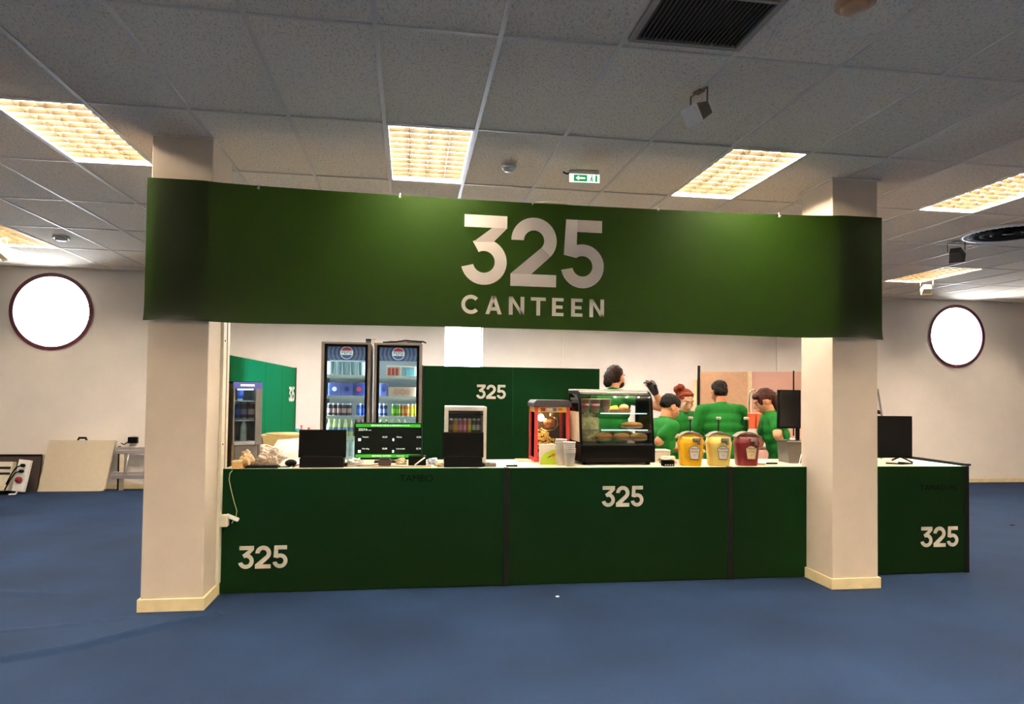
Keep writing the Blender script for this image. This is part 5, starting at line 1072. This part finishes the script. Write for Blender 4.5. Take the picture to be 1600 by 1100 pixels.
# ------------------------------------------------------------------ along the back wall, left
t = thing('folding_table', 'white folding table leaning on its side against the back wall', 'folding table', (-5.235, 10.60, 0)); mt_ = mat('table_top', (196, 184, 160), .45, var=.03, bump=.05, bscale=90)
lean = Matrix.Rotation(-.16, 4, 'X')
g = G(); g.M = lean; r = .05; W = .89; H = .735
pts = [(0, 0, 0)] + [(W - r + r * math.sin(PI / 2 * i / 6), 0, r - r * math.cos(PI / 2 * i / 6)) for i in range(7)] + [(W, 0, H), (0.0, 0, H)]
g.poly([(x + .085 * z / H, y, z) for x, y, z in pts], (0, .045, 0)); g.done('table_top', mt_, t)
g = G(); g.M = lean; g.tube([(.46, .02, H), (.47, .02, H + .035), (.56, .02, H + .035), (.575, .02, H)], .017, 8); g.done('handle', m_black, t)
g = G(); g.M = lean; g.box(.03, .86, .045, .06, .05, .07).box(.08, .92, .045, .06, H - .08, H - .06); g.done('folded_legs', mga, t)
t = thing('ladder', 'aluminium ladder lying on its edge between folding table and left pillar', 'ladder', (-4.235, 10.55, 0)); ma = mat('aluminium', (176, 170, 166), .35, metal=.7, var=.03)
for k, (z, y) in enumerate(((.21, .0), (.25, .045), (.56, .10), (.60, .145))):
    o = G().box(.0, 2.0, y, y + .028, z - .028, z + .028, bev=.004); o.done('rail', ma, t)
for k in range(7): G().tube([(.16 + .27 * k, .03, .23), (.19 + .27 * k, .13, .585)], .015, 8).done('rung', ma, t)
onb('end_brace', .02, .05, .15, .19, .0, .64, m_dark, t, .004); onb('end_brace', 1.93, 1.98, .05, .1, .0, .7, m_dark, t, .004); onb('support_board', .06, .12, .11, .14, 0, .54, mat('pale_board', (206, 190, 160), .6), t, .003)
t = thing('power_adapter', 'black power adapter hung on the wall above the ladder', 'adapter', (-4.10, 10.80, .68)); G().box(0, .13, -.07, 0, .0, .09, bev=.008).done('block', m_black, t); G().tube([(.0, -.03, .02), (-.06, -.03, -.02), (-.1, -.03, .0)], .008, 6).done('plug', m_dark, t); G().tube([(.04, -.04, 0), (.02, -.05, -.06), (.06, -.04, -.14)], .005, 6).done('cable', mat('cable_tan', (150, 110, 70), .5), t)
t = thing('flight_case', 'dark board leaning on the wall behind the power box at the left edge', 'board', (-5.85, 10.62, 0)); g = G(); g.M = Matrix.Rotation(-.2, 4, 'X'); g.box(0, .60, 0, .04, 0, .53, bev=.006); g.done('board', mat('case_brown', (44, 32, 26), .6), t); g = G(); g.M = Matrix.Rotation(-.2, 4, 'X'); g.box(0, .60, -.004, .0, .50, .53, bev=.001); g.done('edge_strip', m_black, t)
t = thing('power_box', 'white power distribution box with a red socket at the left edge', 'power box', (-5.80, 10.35, 0), 0); mpb = mat('box_cream', (214, 206, 184), .5)
g = G(); g.M = Matrix.Translation((0, .02, .05)) @ Matrix.Rotation(-.15, 4, 'X'); g.box(0, .33, 0, .1, 0, .40, bev=.008); g.done('meter_box', mpb, t)
g = G(); g.M = Matrix.Translation((0, .02, .05)) @ Matrix.Rotation(-.15, 4, 'X'); g.box(.02, .31, -.004, 0, .30, .33).box(.02, .31, -.004, 0, .22, .25); g.done('breaker_row', m_dark, t)
M_ = Matrix.Translation((.36, .0, .05)) @ Matrix.Rotation(-.15, 4, 'X') @ Matrix.Rotation(.12, 4, 'Y')
g = G(); g.M = M_; g.box(0, .15, 0, .07, 0, .44, bev=.006); g.done('socket_strip', m_white, t)
g = G(); g.M = M_; g.tube([(.07, 0, .16), (.07, -.04, .16)], .042, 16); g.done('red_socket', mat('socket_red', (150, 40, 44), .4), t)
for z in (.28, .36): 
    g = G(); g.M = M_; g.tube([(.08, 0, z), (.08, -.05, z)], .024, 12); g.tube([(.08, -.05, z), (.03, -.07, z - .03), (-.02, -.06, z - .14), (-.06, -.05, z - .28)], .009, 6); g.done('plug', m_black, t)
g = G(); g.M = M_; g.tube([(.07, .02, 0), (.06, -.0, -.04), (.0, -.04, -.05)], .012, 8); g.done('white_cable', m_white, t)
onb('foot_block', .0, .3, -.03, .1, 0, .05, m_black, t, .004)
tag(G().box(-.02, .02, -.012, .012, .002, .012, bev=.003).done('carpet_scrap', m_black, None, atz(1582, 821, 0)), 'tiny dark scrap lying on the carpet at the right', 'scrap')
p = atz(871, 933, 0); tag(G().box(-.012, .012, -.01, .01, .002, .008, bev=.002).done('carpet_scrap', m_white, None, p, .5), 'tiny white scrap lying on the carpet before the counter', 'scrap')
